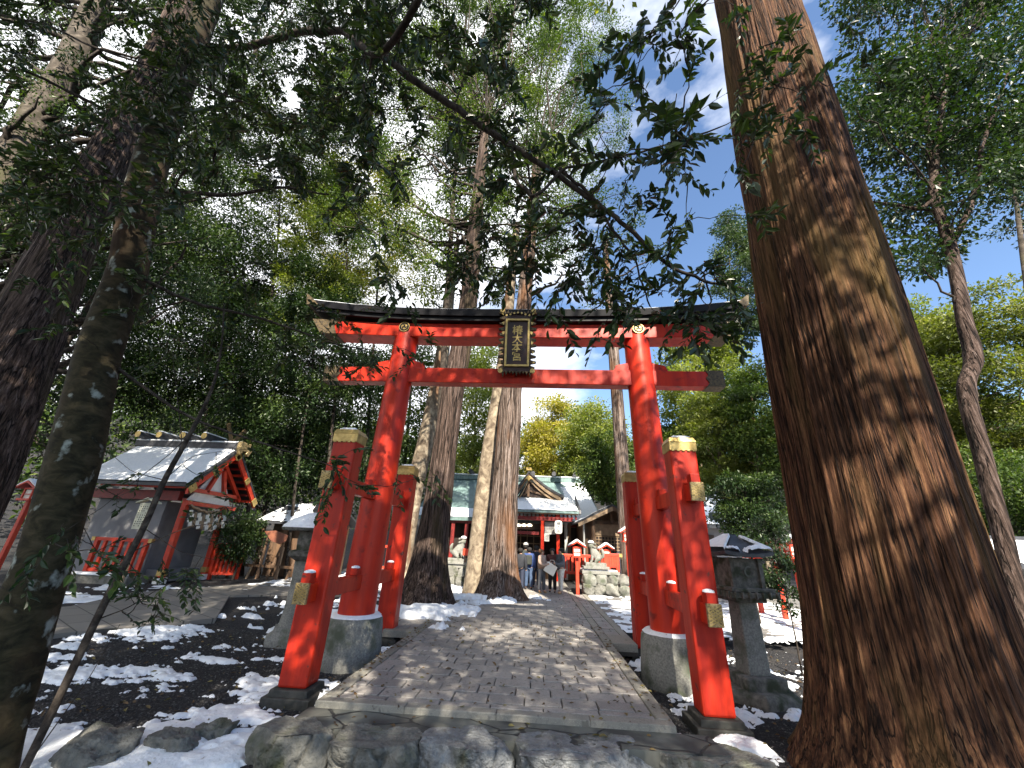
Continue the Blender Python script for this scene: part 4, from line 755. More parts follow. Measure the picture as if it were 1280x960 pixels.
# ------------------------------------------------------------------ left shrine with snowy roof
def left_shrine():
    yN, yF, xg = 5.75, 9.0, -11.45; yc = (yN+yF)/2; A = 4.62; zN, zF = 3.05, 2.85; xw = -15.9
    r = empty('side_shrine', (-13.5, yc, 0), 'small shrine building with snow-covered roof, red gable and grey walls at the left', 'shrine')
    for ye, ze in ((yN-.15, zN), (yF+.15, zF)):
        b = MB(); b.prism([(yc, A+.16), (ye, ze+.10), (ye, ze), (yc, A+.03)], 'x', xw, xg); rf = b.build('roof', M['darkroof'], r)
        if ye < yc: snowquad('snow', (xw, ye, ze+.10), (xg-.12, ye, ze+.10), (xg-.12, yc, A+.16), (xw, yc, A+.16), rf, -.4, 60, 20, .06, 4)
        b = MB(); b.prism([(yc, A+.02), (ye, ze-.01), (ye, ze-.24), (yc, A-.24)], 'x', xg-.10, xg-.02); bb_ = b.build('bargeboard', M['redpaint'], r)
        for t in (.03, .5, .93):
            y = yc+(ye-yc)*t; z = A-.13+(ze-A+.0)*t; b = MB(); b.box((xg+.0, y, z), (.03, .22 if t < .9 else .3, .25), rx=math.atan2(ze-A, ye-yc) if ye > yc else math.atan2(A-ze, yc-ye)); b.build('gilt_fitting', M['goldplain'], bb_)
        for k in range(7):
            t = .12+k*.13; y = yc+(ye-yc)*t; z = A-.2+(ze-A)*t; b = MB(); b.bb(xw+1, xg-.12, y-.05, y+.05, z, z+.09); b.build('rafter', M['darkred'] if k % 2 else M['redpaint'], r)
    b = MB(); b.bb(xw, xg+.08, yc-.16, yc+.16, A+.14, A+.36); rg_ = b.build('ridge', M['darkroof'], r); b = MB(); b.bb(xw, xg+.05, yc-.17, yc+.17, A+.36, A+.42); b.build('ridge_snow', M['snow'], rg_, bev=.02)
    for k, x in enumerate((-15.5, -14.6, -13.6, -12.7)):
        b = MB(); b.cyl((x, yc-.55, A+.52), (x, yc+.55, A+.52), .13, n=14); lg = b.build('ridge_log', M['darkroof'], r)
        b = MB(); b.cyl((x, yc-.57, A+.52), (x, yc-.551, A+.52), .12, n=14); b.build('gilt_end', M['goldplain'], lg)
        b = MB(); b.box((x, yc, A+.655), (.16, 1.1, .04)); b.build('snow', M['snow'], lg)
    for s in (-1, 1):
        b = MB(); b.bar((xg-.45, yc-s*.1, A+.2), (xg-.45, yc+s*.5, A+1.05), .05, .16); b.build('crossed_finial', M['golddark'], r)
    b = MB(); b.box((xg+.1, yc, A+.22), (.2, .55, .35)); b.box((xg+.15, yc-.25, A+.05), (.12, .2, .3), rx=.5); b.box((xg+.15, yc+.25, A+.05), (.12, .2, .3), rx=-.5); b.build('ridge_end_ornament', M['gold'], r, bev=.03)
    # gable infill
    xi = -12.0
    b = MB(); b.prism([(6.3, 2.66), (8.4, 2.60), (yc, 4.1)], 'x', xi-.06, xi); b.build('gable_panel', M['white'], r)
    for a_, c_ in (((yc, 4.15), (6.05, 2.95)), ((yc, 4.15), (8.75, 2.85)), ((yc-.45, 3.0), (yc-.1, 3.9)), ((yc+.45, 3.0), (yc+.1, 3.9)), ((6.2, 3.02), (8.6, 2.98)), ((6.2, 2.56), (8.6, 2.52))):
        b = MB(); b.bar((xi+.06, *a_), (xi+.06, *c_), .12, .13); b.build('gable_timber', M['redpaint'], r)
    for y, zt in ((6.4, 2.65), (8.26, 2.6)):
        b = MB(); b.bb(-12.2, -12.02, y-.09, y+.09, .05, zt); po = b.build('porch_post', M['redpaint'], r, bev=.02)
        b = MB(); b.bb(-12.25, -11.98, y-.13, y+.13, -.05, .14); b.build('post_foot', M['white'], po)
        b = MB(); b.bb(-12.22, -12.0, y-.11, y+.11, .2, .38); b.build('gilt_band', M['goldplain'], po)
    b = MB(); b.bb(-15.5, -12.9, 6.45, 6.6, 0, 2.75); b.build('wall', M['greywall'], r)
    b = MB(); b.bb(-13.1, -12.95, 6.6, 8.5, 0, 2.6); b.build('rear_wall', M['greywall'], r)
    b = MB(); b.bb(-15.6, -12.3, 6.2, 6.4, 2.62, 2.95); b.build('eave_beam', M['darkred'], r)
    b = MB(); b.bb(-13.0, -12.3, 6.6, 8.2, 0, .35); b.bb(-12.3, -12.05, 6.7, 8.0, 0, .16); b.build('stone_step', M['greywall'], r, bev=.02)
    b = MB(); b.bb(-15.7, -12.5, 5.6, 6.45, -.1, .2); b.build('podium', M['rock'], r, bev=.04); b = MB(); b.bb(-15.7, -12.7, 5.55, 5.9, .2, .27); b.build('podium_snow', M['snow'], r, bev=.03)
    return r
left_shrine()
# rope with white paper and straw tassels under the gable
r = empty('sacred_rope', (-11.95, 7.3, 2.5), 'straw rope with white paper and straw tassels hanging across the side shrine entrance', 'sacred rope')
t = np.linspace(0, 1, 24)[:, None]; P = np.array([-11.92, 6.35, 2.5])*(1-t)+np.array([-11.92, 8.3, 2.45])*t; P[:, 2] -= .16*np.sin(t[:, 0]*np.pi); P[:, 2] += .02*np.sin(t[:, 0]*40)
V, F = tube(P, np.full(24, .05), 8); npmesh('rope', V, F, M['paletimber'], r, smooth=True)
for k in range(9):
    y = 6.52+k*.2; z = 2.36-.15*math.sin((k+.9)/10*math.pi); b = MB()
    if k % 2: b.lathe((-11.9, y, z), [(.03, 0), (.05, -.08), (.10, -.50), (.07, -.52)], 10); b.build('straw_tassel', M['paletimber'], r)
    else:
        for q in range(4): b.box((-11.88+.01*q, y+(.04 if q % 2 else -.04), z-.06-q*.13), (.006, .16, .15), rx=.2)
        b.build('paper_streamer', M['paper'], r)
# notice board on a post in front
p = at(180, 645, 5.0); g = at(165, 715, 5.0); N = empty('notice_board', (float(g[0]), 5.0, 0), 'pale wooden notice board with small peaked roof in front of the side shrine', 'notice board')
b = MB(); b.box((p[0], 5.0, p[2]), (.52, .05, .80)); bo = b.build('board', M['cream'], N, bev=.01)
b = MB(); b.prism([(p[0]-.36, p[2]+.38), (p[0], p[2]+.52), (p[0]+.36, p[2]+.38), (p[0]+.36, p[2]+.42), (p[0], p[2]+.57), (p[0]-.36, p[2]+.42)], 'y', 4.9, 5.1); b.build('cap', M['cream'], N)
b = MB(); b.bb(p[0]-.04, p[0]+.04, 5.03, 5.1, 0, p[2]+.3); b.build('post', M['paletimber'], N)
b = MB(); rg = random.Random(8)
for c_ in range(6):
    for k in range(10):
        if rg.random() < .8: b.bb(p[0]-.2+c_*.075, p[0]-.175+c_*.075, 4.968, 4.974, p[2]+.3-k*.065-.03, p[2]+.3-k*.065)
b.build('writing', M['ink'], bo)
# red railings
def railing(name, label, P, Q, h, n_, group, m=M['redpaint'], z=0.05, cap=True, lean=0):
    P = Vector((*P, z)); Q = Vector((*Q, z)); r = empty(name, tuple(P), label, 'railing', group); up = Vector((0, 0, 1)); d = (Q-P)
    b = MB(); b.bar(P-d.normalized()*.12+up*h, Q+d.normalized()*.12+up*h, .10, .11); b.build('top_rail', m, r, bev=.01)
    b = MB(); b.bar(P+up*.10, Q+up*.10, .07, .1); b.build('bottom_rail', m, r)
    for i in range(n_+1): a = P+d*i/n_; w_ = .12 if i in (0, n_) else .085; b = MB(); b.bar(a-up*(.1 if i in (0, n_) else -.1), a+up*(h-.05), w_, w_); b.build('baluster', m, r)
    for e, s in ((P, -1), (Q, 1)): c_ = e+d.normalized()*s*.13+up*h; b = MB(); b.box(tuple(c_), (.125, .125, .13)); b.build('gilt_end', M['goldplain'], r)
    return r
railing('railing', 'vermilion railing left of the side shrine steps against the grey wall', (-14.5, 6.05), (-12.75, 6.1), 1.05, 6, 'railings beside the side shrine entrance', z=.22)
railing('railing', 'vermilion slatted railing right of the side shrine entrance', (-11.95, 8.35), (-11.2, 8.8), 1.12, 6, 'railings beside the side shrine entrance')
# red lantern post far left
def red_lantern(px, py_top, py_box, py_foot, Y, label, lean=0, zf=0., s=1., group=None):
    x = Xp(px, py_foot, Y); zt = Z(px, py_box, Y); r = empty('lantern_post', (x, Y, zf), label, 'lantern', group)
    b = MB(); b.bb(x-.06*s, x+.06*s, Y-.06*s, Y+.06*s, zf-.05, zt-.17*s); b.build('post', M['redpaint'], r, bev=.01)
    b = MB(); b.box((x, Y, zt-.16*s), (.42*s, .42*s, .06*s)); b.box((x, Y, zt+.17*s), (.34*s, .34*s, .05*s))
    for i in (-1, 1):
        for j in (-1, 1): b.box((x+i*.14*s, Y+j*.14*s, zt), (.04*s, .04*s, .3*s))
    for a in (0, math.pi/2):
        for o_ in (-1, 1): c_ = Vector((math.sin(a)*o_*.14*s, math.cos(a)*o_*.14*s, 0)); b.box((x+c_.x, Y+c_.y, zt), (.26*s if a == 0 else .02*s, .02*s if a == 0 else .26*s, .02*s))
    b.build('frame', M['redpaint'], r)
    b = MB(); b.box((x, Y, zt), (.25*s, .25*s, .28*s)); b.build('paper_box', M['paper'], r)
    b = MB(); b.prism([(x-.34*s, zt+.2*s), (x, zt+.40*s), (x+.34*s, zt+.2*s), (x+.34*s, zt+.16*s), (x, zt+.34*s), (x-.34*s, zt+.16*s)], 'y', Y-.3*s, Y+.3*s); rf = b.build('roof', M['redpaint'], r)
    b = MB(); b.prism([(x-.33*s, zt+.215*s), (x, zt+.41*s), (x+.33*s, zt+.215*s), (x+.30*s, zt+.27*s), (x, zt+.47*s), (x-.30*s, zt+.27*s)], 'y', Y-.28*s, Y+.28*s); b.build('snow', M['snow'], rf)
    return r
red_lantern(6, 595, 617, 690, -.2, 'snow-capped vermilion lantern post glimpsed between the two left trunks', s=.62)
red_lantern(722, 680, 690, 737, 9.15, 'vermilion lantern post standing in front of the guardian dog rockery', group='vermilion lanterns near the rockery')
red_lantern(759, 683, 693, 720, 10.6, 'vermilion lantern partly behind the right guardian dog', group='vermilion lanterns near the rockery')
red_lantern(788, 652, 672, 742, 9.2, 'lantern post by the sunlit trunk behind the right gate pillar', s=.9)
for i, (px, Y) in enumerate(((948, 6.5), (976, 5.5), (1002, 5.0), (838, 9))):
    red_lantern(px, 0, 690 if i < 3 else 690, 740, Y, ['vermilion lantern post beyond the stone lantern seen through shrub twigs', 'vermilion lantern post just left of the giant trunk', 'vermilion lantern post half hidden behind the giant trunk', 'vermilion lantern post behind the right rear gate post'][i], zf=0, group='vermilion lantern posts in the right forecourt')
# fences behind the guardian dogs
def lowfence(label, P, Q, h, n_, z=.9):
    railing('fence', label, P, Q, h, n_, 'low vermilion fences around the guardian dogs', z=z)
lowfence('low vermilion fence behind the right guardian dog', (Xp(706, 705, 10.3), 10.3), (Xp(772, 705, 10.3), 10.3), .75, 14, z=.55)
lowfence('low vermilion fence right of the guardian dog facing the lantern posts', (Xp(757, 705, 9.5), 9.5), (Xp(772, 705, 9.5), 9.5), .5, 5, z=.9)
lowfence('low vermilion fence between the cedars by the left guardian dog', (Xp(600, 690, 10.2), 10.2), (Xp(622, 690, 10.2), 10.2), 1.0, 8, z=.5)
lowfence('low vermilion fence left of the dark cedar', (Xp(478, 690, 12), 12), (Xp(530, 690, 12), 12), 1.0, 8, z=.3)
# rock piles and guardian dogs
def rockery(label, x0, x1, y, h, seed, d=1.1):
    r = empty('rockery', ((x0+x1)/2, y, 0), label, 'rockery', 'rock pedestals of the guardian dogs'); rg = random.Random(seed)
    b = MB(); b.bb(x0+.2, x1-.2, y-d/2+.25, y+d/2, -.1, h-.06); b.build('core', M['stonedark'], r)
    z = .18; row = 0
    while z < h:
        x = x0+.1; 
        while x < x1:
            w_ = rg.uniform(.3, .55); q = rock('stone', '', (x+w_/2, y-d/2+.2+row*.04, z), (w_*1.05, .5, .42), M['stone'] if rg.random() < .5 else M['rock'], rg.randint(1, 999), n=(10, 6, 6), parent=r, rough=.05, sq=.5); x += w_*.92
        z += .32; row += 1
    b = MB(); b.bb(x0+.1, x1-.1, y-d/2+.05, y+d/2, h-.02, h+.10); b.build('top_slab', M['stone'], r, bev=.02)
    b = MB(); b.bb(x0+.13, x1-.13, y-d/2+.08, y+d/2-.03, h+.10, h+.14); b.build('snow', M['snow'], r, bev=.02)
    return r
def skin(name, joints, edges, m, parent, sub=1, root=0):
    me = bpy.data.meshes.new(name); bm = bmesh.new(); sl_ = bm.verts.layers.skin.verify(); vs_ = []; off = Vector(OFF[parent])
    for i, (p, r) in enumerate(joints):
        v = bm.verts.new(Vector(p)-off); q = v[sl_]; q.radius = (r, r) if not isinstance(r, tuple) else r; q.use_root = (i == root); vs_.append(v)
    for a, c_ in edges: bm.edges.new((vs_[a], vs_[c_]))
    bm.to_mesh(me); bm.free(); o = link(name, me, m, parent); k = o.modifiers.new('skin', 'SKIN'); k.use_smooth_shade = True; s = o.modifiers.new('sub', 'SUBSURF'); s.levels = s.render_levels = sub
    return o
def guardian(label, x, y, z, f, s=1.0):   # seated stone lion-dog facing f (+1 right, -1 left)
    r = empty('guardian_dog', (x, y, z), label, 'statue', 'stone guardian dogs'); c = lambda a, b_, d_: (x+a*f*s, y+b_*s, z+d_*s)
    skin('body', [(c(-.22, 0, .16), (.17*s, .19*s)), (c(-.10, 0, .32), (.17*s, .2*s)), (c(.06, 0, .48), (.15*s, .17*s)), (c(.12, 0, .64), (.12*s, .13*s)), (c(.16, -.03, .78), (.15*s, .15*s)), (c(.30, -.05, .74), (.09*s, .1*s)),
                  (c(.12, -.11, .34), .07*s), (c(.16, -.12, .10), .055*s), (c(.24, -.12, .04), .06*s), (c(.12, .11, .34), .07*s), (c(.16, .12, .10), .055*s), (c(.24, .12, .04), .06*s),
                  (c(-.06, -.17, .12), .08*s), (c(.06, -.18, .05), .06*s), (c(-.06, .17, .12), .08*s), (c(.06, .18, .05), .06*s), (c(-.36, 0, .30), .07*s), (c(-.38, 0, .52), .09*s), (c(-.30, 0, .66), .03*s)],
         [(0, 1), (1, 2), (2, 3), (3, 4), (4, 5), (2, 6), (6, 7), (7, 8), (2, 9), (9, 10), (10, 11), (0, 12), (12, 13), (0, 14), (14, 15), (0, 16), (16, 17), (17, 18)], M['stone'], r, 2)
    b = MB()
    for k in range(14): a = k*.7; b.lathe(c(.06+.09*math.cos(a), .12*math.sin(a)-.02, .58+.02*k), [(.02*s, -.05*s), (.055*s, -.02*s), (.055*s, .02*s), (.02*s, .05*s)], 8)
    b.build('mane', M['stone'], r)
    b = MB(); b.lathe(c(.17, -.03, .88), [(.14*s, 0), (.13*s, .05), (.06*s, .09)], 10); b.lathe(c(-.1, 0, .47), [(.1*s, 0), (.05*s, .06)], 8); b.build('snow', M['snow'], r)
    b = MB(); b.box((x, y, z-.03), (.95*s, .62*s, .16)); b.box((x, y, z-.13), (1.15*s, .78*s, .1)); b.build('pedestal', M['stone'], r, bev=.02); return r
xa, xb = Xp(724, 725, 9.3), Xp(776, 725, 9.3); hz = Z(745, 714, 9.0); rockery('pile of grey boulders under the right guardian dog', xa, xb, 9.6, hz-.1, 5)
guardian('stone guardian dog with snow on its head on the right rockery', Xp(744, 705, 9.4), 9.4, hz+.24, -1, .86)
hz = Z(575, 706, 10.2); xa, xb = Xp(545, 715, 10.2), Xp(589, 715, 10.2); rockery('dark stacked stone wall under the left guardian dog', xa, xb, 10.6, hz-.1, 9)
guardian('stone guardian dog with snowy head between the left cedars', Xp(573, 700, 10.4), 10.4, hz+.2, 1, .95)
bd = empty('red_bib_board', (Xp(582, 692, 9.95), 9.95, hz+.2), 'small red board standing beside the left guardian dog', 'sign'); b = MB(); b.box((Xp(582, 692, 9.95), 9.95, Z(582, 690, 9.95)), (.24, .03, .26)); b.build('panel', M['redpaint'], bd, bev=.01)
b = MB(); b.box((Xp(582, 692, 9.95), 9.965, hz+.25), (.05, .03, .3)); b.build('stand', M['wood'], bd)
# white posts
for i, (px, top, Y) in enumerate(((776, 690, 9.9), (793, 690, 9.6))):
    x = Xp(px, 742, Y); b = MB(); b.lathe((x, Y, 0), [(.075, 0), (.075, Z(px, top, Y)-.03), (.05, Z(px, top, Y)), (.01, Z(px, top, Y)+.03)], 14); tag(b.build('marker_post', M['pipe']), ['slim grey-white post right of the rockery', 'slim grey-white post beside the right rear gate post'][i], 'post', 'slim white posts in the forecourt')
# ------------------------------------------------------------------ stone lanterns
def stone_lantern_right():
    x, y = 3.74, -.33; z0 = gh(x, y); r = empty('stone_lantern', (x, y, float(z0)), 'tall square stone lantern with snow on its dark roof, right of the gate', 'stone lantern', 'tall lanterns flanking the gate'); z0 = float(z0)
    ob = []
    def B(nm, m, bev=.01, par=r): o = b.build(nm, m, par, bev=bev); return o
    zr = 1.66; rot = R_(8)
    b = MB(); b.lathe((x, y, z0), [(.58, -.1), (.58, .12), (.50, .16)], 6, sm=False, ph=.3); b.box((x, y, z0+.22), (.62, .62, .18), rz=rot); B('base', M['stonedark'], .03)
    b = MB(); b.box((x, y, (z0+.3+1.02)/2), (.34, .34, 1.02-z0-.3), rz=rot, taper=.86); B('shaft', M['stone'], .02)
    b = MB(); b.box((x, y, 1.03), (.5, .5, .08), rz=rot); b.box((x, y, 1.10), (.78, .78, .07), rz=rot); b.box((x, y, 1.17), (.70, .70, .05), rz=rot)
    for k in range(-3, 4):
        for s in (-1, 1):
            for a in (0, 1): v = Vector((k*.11, s*.40, 0)) if a else Vector((s*.40, k*.11, 0)); v.rotate(Matrix.Rotation(rot, 3, 'Z')); b.box((x+v.x, y+v.y, 1.10), (.03, .03, .10), rz=rot)
    B('platform', M['stonedark'], .006)
    b = MB(); b.box((x, y, 1.40), (.46, .46, .42), rz=rot); fb = B('fire_box', M['stonedark'])
    b = MB()
    for i in (-1, 1):
        for j in (-1, 1): v = Vector((i*.235, j*.235, 0)); v.rotate(Matrix.Rotation(rot, 3, 'Z')); b.box((x+v.x, y+v.y, 1.40), (.06, .06, .44), rz=rot)
    b.build('corner_frame', M['stonedark'], fb); b = MB()
    v = Vector((.05, -.245, 0)); v.rotate(Matrix.Rotation(rot, 3, 'Z')); c_ = (x+v.x, y+v.y, 1.42); P = []
    for k in range(20): t = 2*math.pi*k/20; P += [(c_[0]+.06*math.cos(t), c_[1], c_[2]+.06*math.sin(t)), (c_[0]+.085*math.cos(t), c_[1]-.01, c_[2]+.085*math.sin(t))]
    b.add(P, [(2*k, 2*k+1, (2*k+3) % 40, (2*k+2) % 40) for k in range(20)]); b.build('round_window', M['stone'], fb)
    b = MB(); P = []; n_ = 9; 
    for lv, (wd, zz) in enumerate(((.40, zr-.03), (.40, zr+.02), (.30, zr+.09), (.18, zr+.17), (.07, zr+.26), (.05, zr+.31))):
        for i in range(4):
            for k in range(6):
                t = k/6; q = [(-1, -1), (1, -1), (1, 1), (-1, 1)]; a, c2 = q[i], q[(i+1) % 4]; e = abs(t-.0) if t < .5 else 1-t; up = .045*(1-2*e)**2 if lv < 2 else 0
                v = Vector(((a[0]+(c2[0]-a[0])*t)*wd, (a[1]+(c2[1]-a[1])*t)*wd, 0)); v.rotate(Matrix.Rotation(rot, 3, 'Z')); P.append((x+v.x, y+v.y, zz+up))
    m_ = 24; b.add(P, [(l_*m_+j, l_*m_+(j+1) % m_, (l_+1)*m_+(j+1) % m_, (l_+1)*m_+j) for l_ in range(5) for j in range(m_)]+[tuple(range(m_))[::-1], tuple(range(5*m_, 6*m_))]); rf = b.build('roof', M['darkroof'], r)
    A = np.array([[-.40, -.40, .06], [-.40, .4, .06], [-.07, .07, .27], [-.07, -.07, .27]])
    for k_, bias in ((0, .5), (1, -.02), (2, .25), (3, -.12)):
        cs, sn = math.cos(rot+k_*math.pi/2), math.sin(rot+k_*math.pi/2); Q = [(x+a[0]*cs-a[1]*sn, y+a[0]*sn+a[1]*cs, zr-.01+a[2]) for a in A]
        snowquad('snow', Q[0], Q[1], Q[2], Q[3], rf, .5, 46, 22, .07, 12+k_, bias=lambda u, v, bb=bias: bb-.25*v+.2*abs(u-.5), sc=6)
stone_lantern_right()
def stone_lantern_left():
    x, y = -4.3, 1.1; z0 = float(gh(x, y)); r = empty('stone_lantern', (x, y, z0), 'tall round-topped stone lantern with snowy roof behind the left front gate post', 'stone lantern', 'tall lanterns flanking the gate')
    x1 = x-.02; b = MB(); b.lathe((x, y, z0), [(.48, -.1), (.48, .12), (.36, .2), (.34, .3)], 6, sm=False); b.build('base', M['stone'], r, bev=.02)
    b = MB(); b.lathe((x, y, z0), [(.25, .3), (.21, .6), (.195, 1.1), (.21, 1.45)], 20); b.build('shaft', M['stone'], r)
    b = MB(); b.lathe((x, y, z0), [(.22, 1.45), (.40, 1.55), (.42, 1.63), (.30, 1.66)], 6, sm=False); b.build('platform', M['stonedark'], r, bev=.01)
    b = MB(); b.lathe((x, y, z0), [(.27, 1.66), (.29, 1.85), (.27, 2.05)], 6, sm=False); b.build('fire_box', M['stonedark'], r, bev=.01)
    b = MB(); b.lathe((x, y, z0), [(.56, 2.03), (.60, 2.08), (.40, 2.2), (.16, 2.34), (.05, 2.38), (.10, 2.45), (.03, 2.58)], 24); rf = b.build('roof', M['stonedark'], r)
    b = MB(); b.lathe((x, y, z0+.02), [(.59, 2.07), (.57, 2.12), (.40, 2.25), (.16, 2.37), (.02, 2.39)], 24); b.build('snow', M['snow'], rf)
stone_lantern_left()
# hut behind with snowy roofs, brown sign and rail fence (left background)
Yh = 9.5; h0 = empty('rest_hut', (Xp(345, 690, Yh), Yh, 0), 'low dark hut with snow-dusted roof right of the side shrine', 'hut')
xa, xb, zt, ze = Xp(318, 655, Yh), Xp(392, 655, Yh), Z(350, 634, Yh+1), Z(350, 652, Yh)
for s in (0, 1):
    ye = Yh if s == 0 else Yh+3; b = MB(); roofsheet(b, (xa, ye, ze), (xb+.8, ye, ze), (xb+.4, Yh+1.5, zt+.2), (xa+.4, Yh+1.5, zt+.2), .08); rf = b.build('roof', M['darkroof'], h0)
    if s == 0: snowquad('snow', (xa, ye, ze), (xb+.8, ye, ze), (xb+.4, Yh+1.5, zt+.2), (xa+.4, Yh+1.5, zt+.2), rf, .42, 60, 30, .05, 6, sc=3)
b = MB(); b.bb(xa+.5, xb+.4, Yh+.6, Yh+2.6, 0, ze-.02); b.build('wall', M['wood'], h0)
for x in (xa+.3, (xa+xb)/2, xb+.4): b = MB(); b.bb(x-.06, x+.06, Yh+.2, Yh+.32, 0, ze); b.build('post', M['wood'], h0)
P = at(345, 672, 8.6); sgn = empty('hanging_sign', tuple(map(float, P)), 'rounded brown wooden sign board left of the stone lantern', 'sign'); b = MB(); b.prism([(P[0]-.55, P[2]+.22), (P[0]-.1, P[2]+.26), (P[0]+.45, P[2]+.1), (P[0]+.42, P[2]-.12), (P[0]+.2, P[2]-.24), (P[0]-.2, P[2]-.12)], 'y', 8.6, 8.66); b.build('board', M['brownsign'], sgn, bev=.01)
b = MB()
for dx in (-.4, .3): b.bb(P[0]+dx-.03, P[0]+dx+.03, 8.67, 8.73, 0, P[2]+.1)
b.build('post', M['wood'], sgn)
r = empty('rail_fence', (Xp(290, 715, 8.8), 8.8, 0), 'dark timber rail fence with slanting stakes behind the side path', 'fence'); 
for i, px in enumerate(np.linspace(272, 372, 9)):
    x = Xp(px, 715, 9.2); b = MB(); b.bar((x, 9.2, -.05), (x+(.25 if i % 2 else -.05), 9.3, 1.15), .08, .08); b.build('stake', M['wood'] if i % 3 else M['paletimber'], r)
b = MB(); b.bar((Xp(268, 712, 9.15), 9.15, .45), (Xp(376, 712, 9.15), 9.15, .42), .06, .1); b.build('rail', M['wood'], r)
# far right: red shrine building beyond the giant cedar, grey-roofed hall right of the gate
Yr = 2.2; r = empty('red_pavilion', (Xp(1265, 700, Yr), Yr, 0), 'vermilion pavilion with a snowy roof behind the giant cedar at the right', 'pavilion')
P0 = at(1228, 655, Yr); P1 = at(1300, 700, Yr); xg = float(P0[0]); zg = float(P0[2])-.55
b = MB(); roofsheet(b, (xg-.1, Yr-.4, zg-.25), (xg+6, Yr-.4, zg-.25), (xg+6, Yr+1.6, zg+.3), (xg-.1, Yr+1.6, zg+.3), .08); rf = b.build('roof', M['darkroof'], r)
snowquad('snow', (xg+.1, Yr-.4, zg-.25), (xg+6, Yr-.4, zg-.25), (xg+6, Yr+1.6, zg+.3), (xg+.1, Yr+1.6, zg+.3), rf, .15, 60, 30, .05, 6)
b = MB(); b.bb(xg-.2, xg+6, Yr+1.45, Yr+1.8, zg+.28, zg+.40); b.build('ridge', M['darkroof'], rf)
b = MB(); b.bar((xg-.14, Yr-.45, zg-.40), (xg-.14, Yr+1.6, zg+.17), .08, .22); b.build('bargeboard', M['redpaint'], r)
for dx in (.15, 1.1, 2.2, 3.3): b = MB(); b.bb(xg+dx-.09, xg+dx+.09, Yr, Yr+.18, 0, zg-.3); b.build('post', M['redpaint'], r)
for z_ in (.55, zg-.85): b = MB(); b.bb(xg+.1, xg+5, Yr+.02, Yr+.15, z_-.07, z_+.07); b.build('rail', M['redpaint'], r)
for k in range(6): b = MB(); b.bb(xg+.5+k*.45, xg+.58+k*.45, Yr+.05, Yr+.12, 0, .55); b.build('baluster', M['redpaint'], r)
Yg = 8.5; r = empty('grey_roofed_hall', (Xp(885, 690, Yg), Yg+1, 0), 'grey hall with snowy tiled roof behind the right front gate post', 'hall')
xa, za = Xp(856, 655, Yg), Z(870, 650, Yg)
b = MB(); roofsheet(b, (xa, Yg, za-.15), (xa+2.9, Yg, za-.15), (xa+2.4, Yg+2.5, za+1.3), (xa, Yg+2.5, za+1.3), .12); rf = b.build('roof', M['darkroof'], r); snowquad('snow', (xa, Yg, za-.15), (xa+2.9, Yg, za-.15), (xa+2.4, Yg+2.5, za+1.3), (xa, Yg+2.5, za+1.3), rf, .45, 60, 40, .05, 16, sc=2.5)
b = MB(); b.bb(xa+.1, xa+2.4, Yg+.5, Yg+2.6, 0, za-.1); b.build('wall', M['greywall'], r); b = MB(); b.bb(xa+.3, xa+1.2, Yg+.44, Yg+.49, .9, za-.5); b.build('window', M['interior'], r)
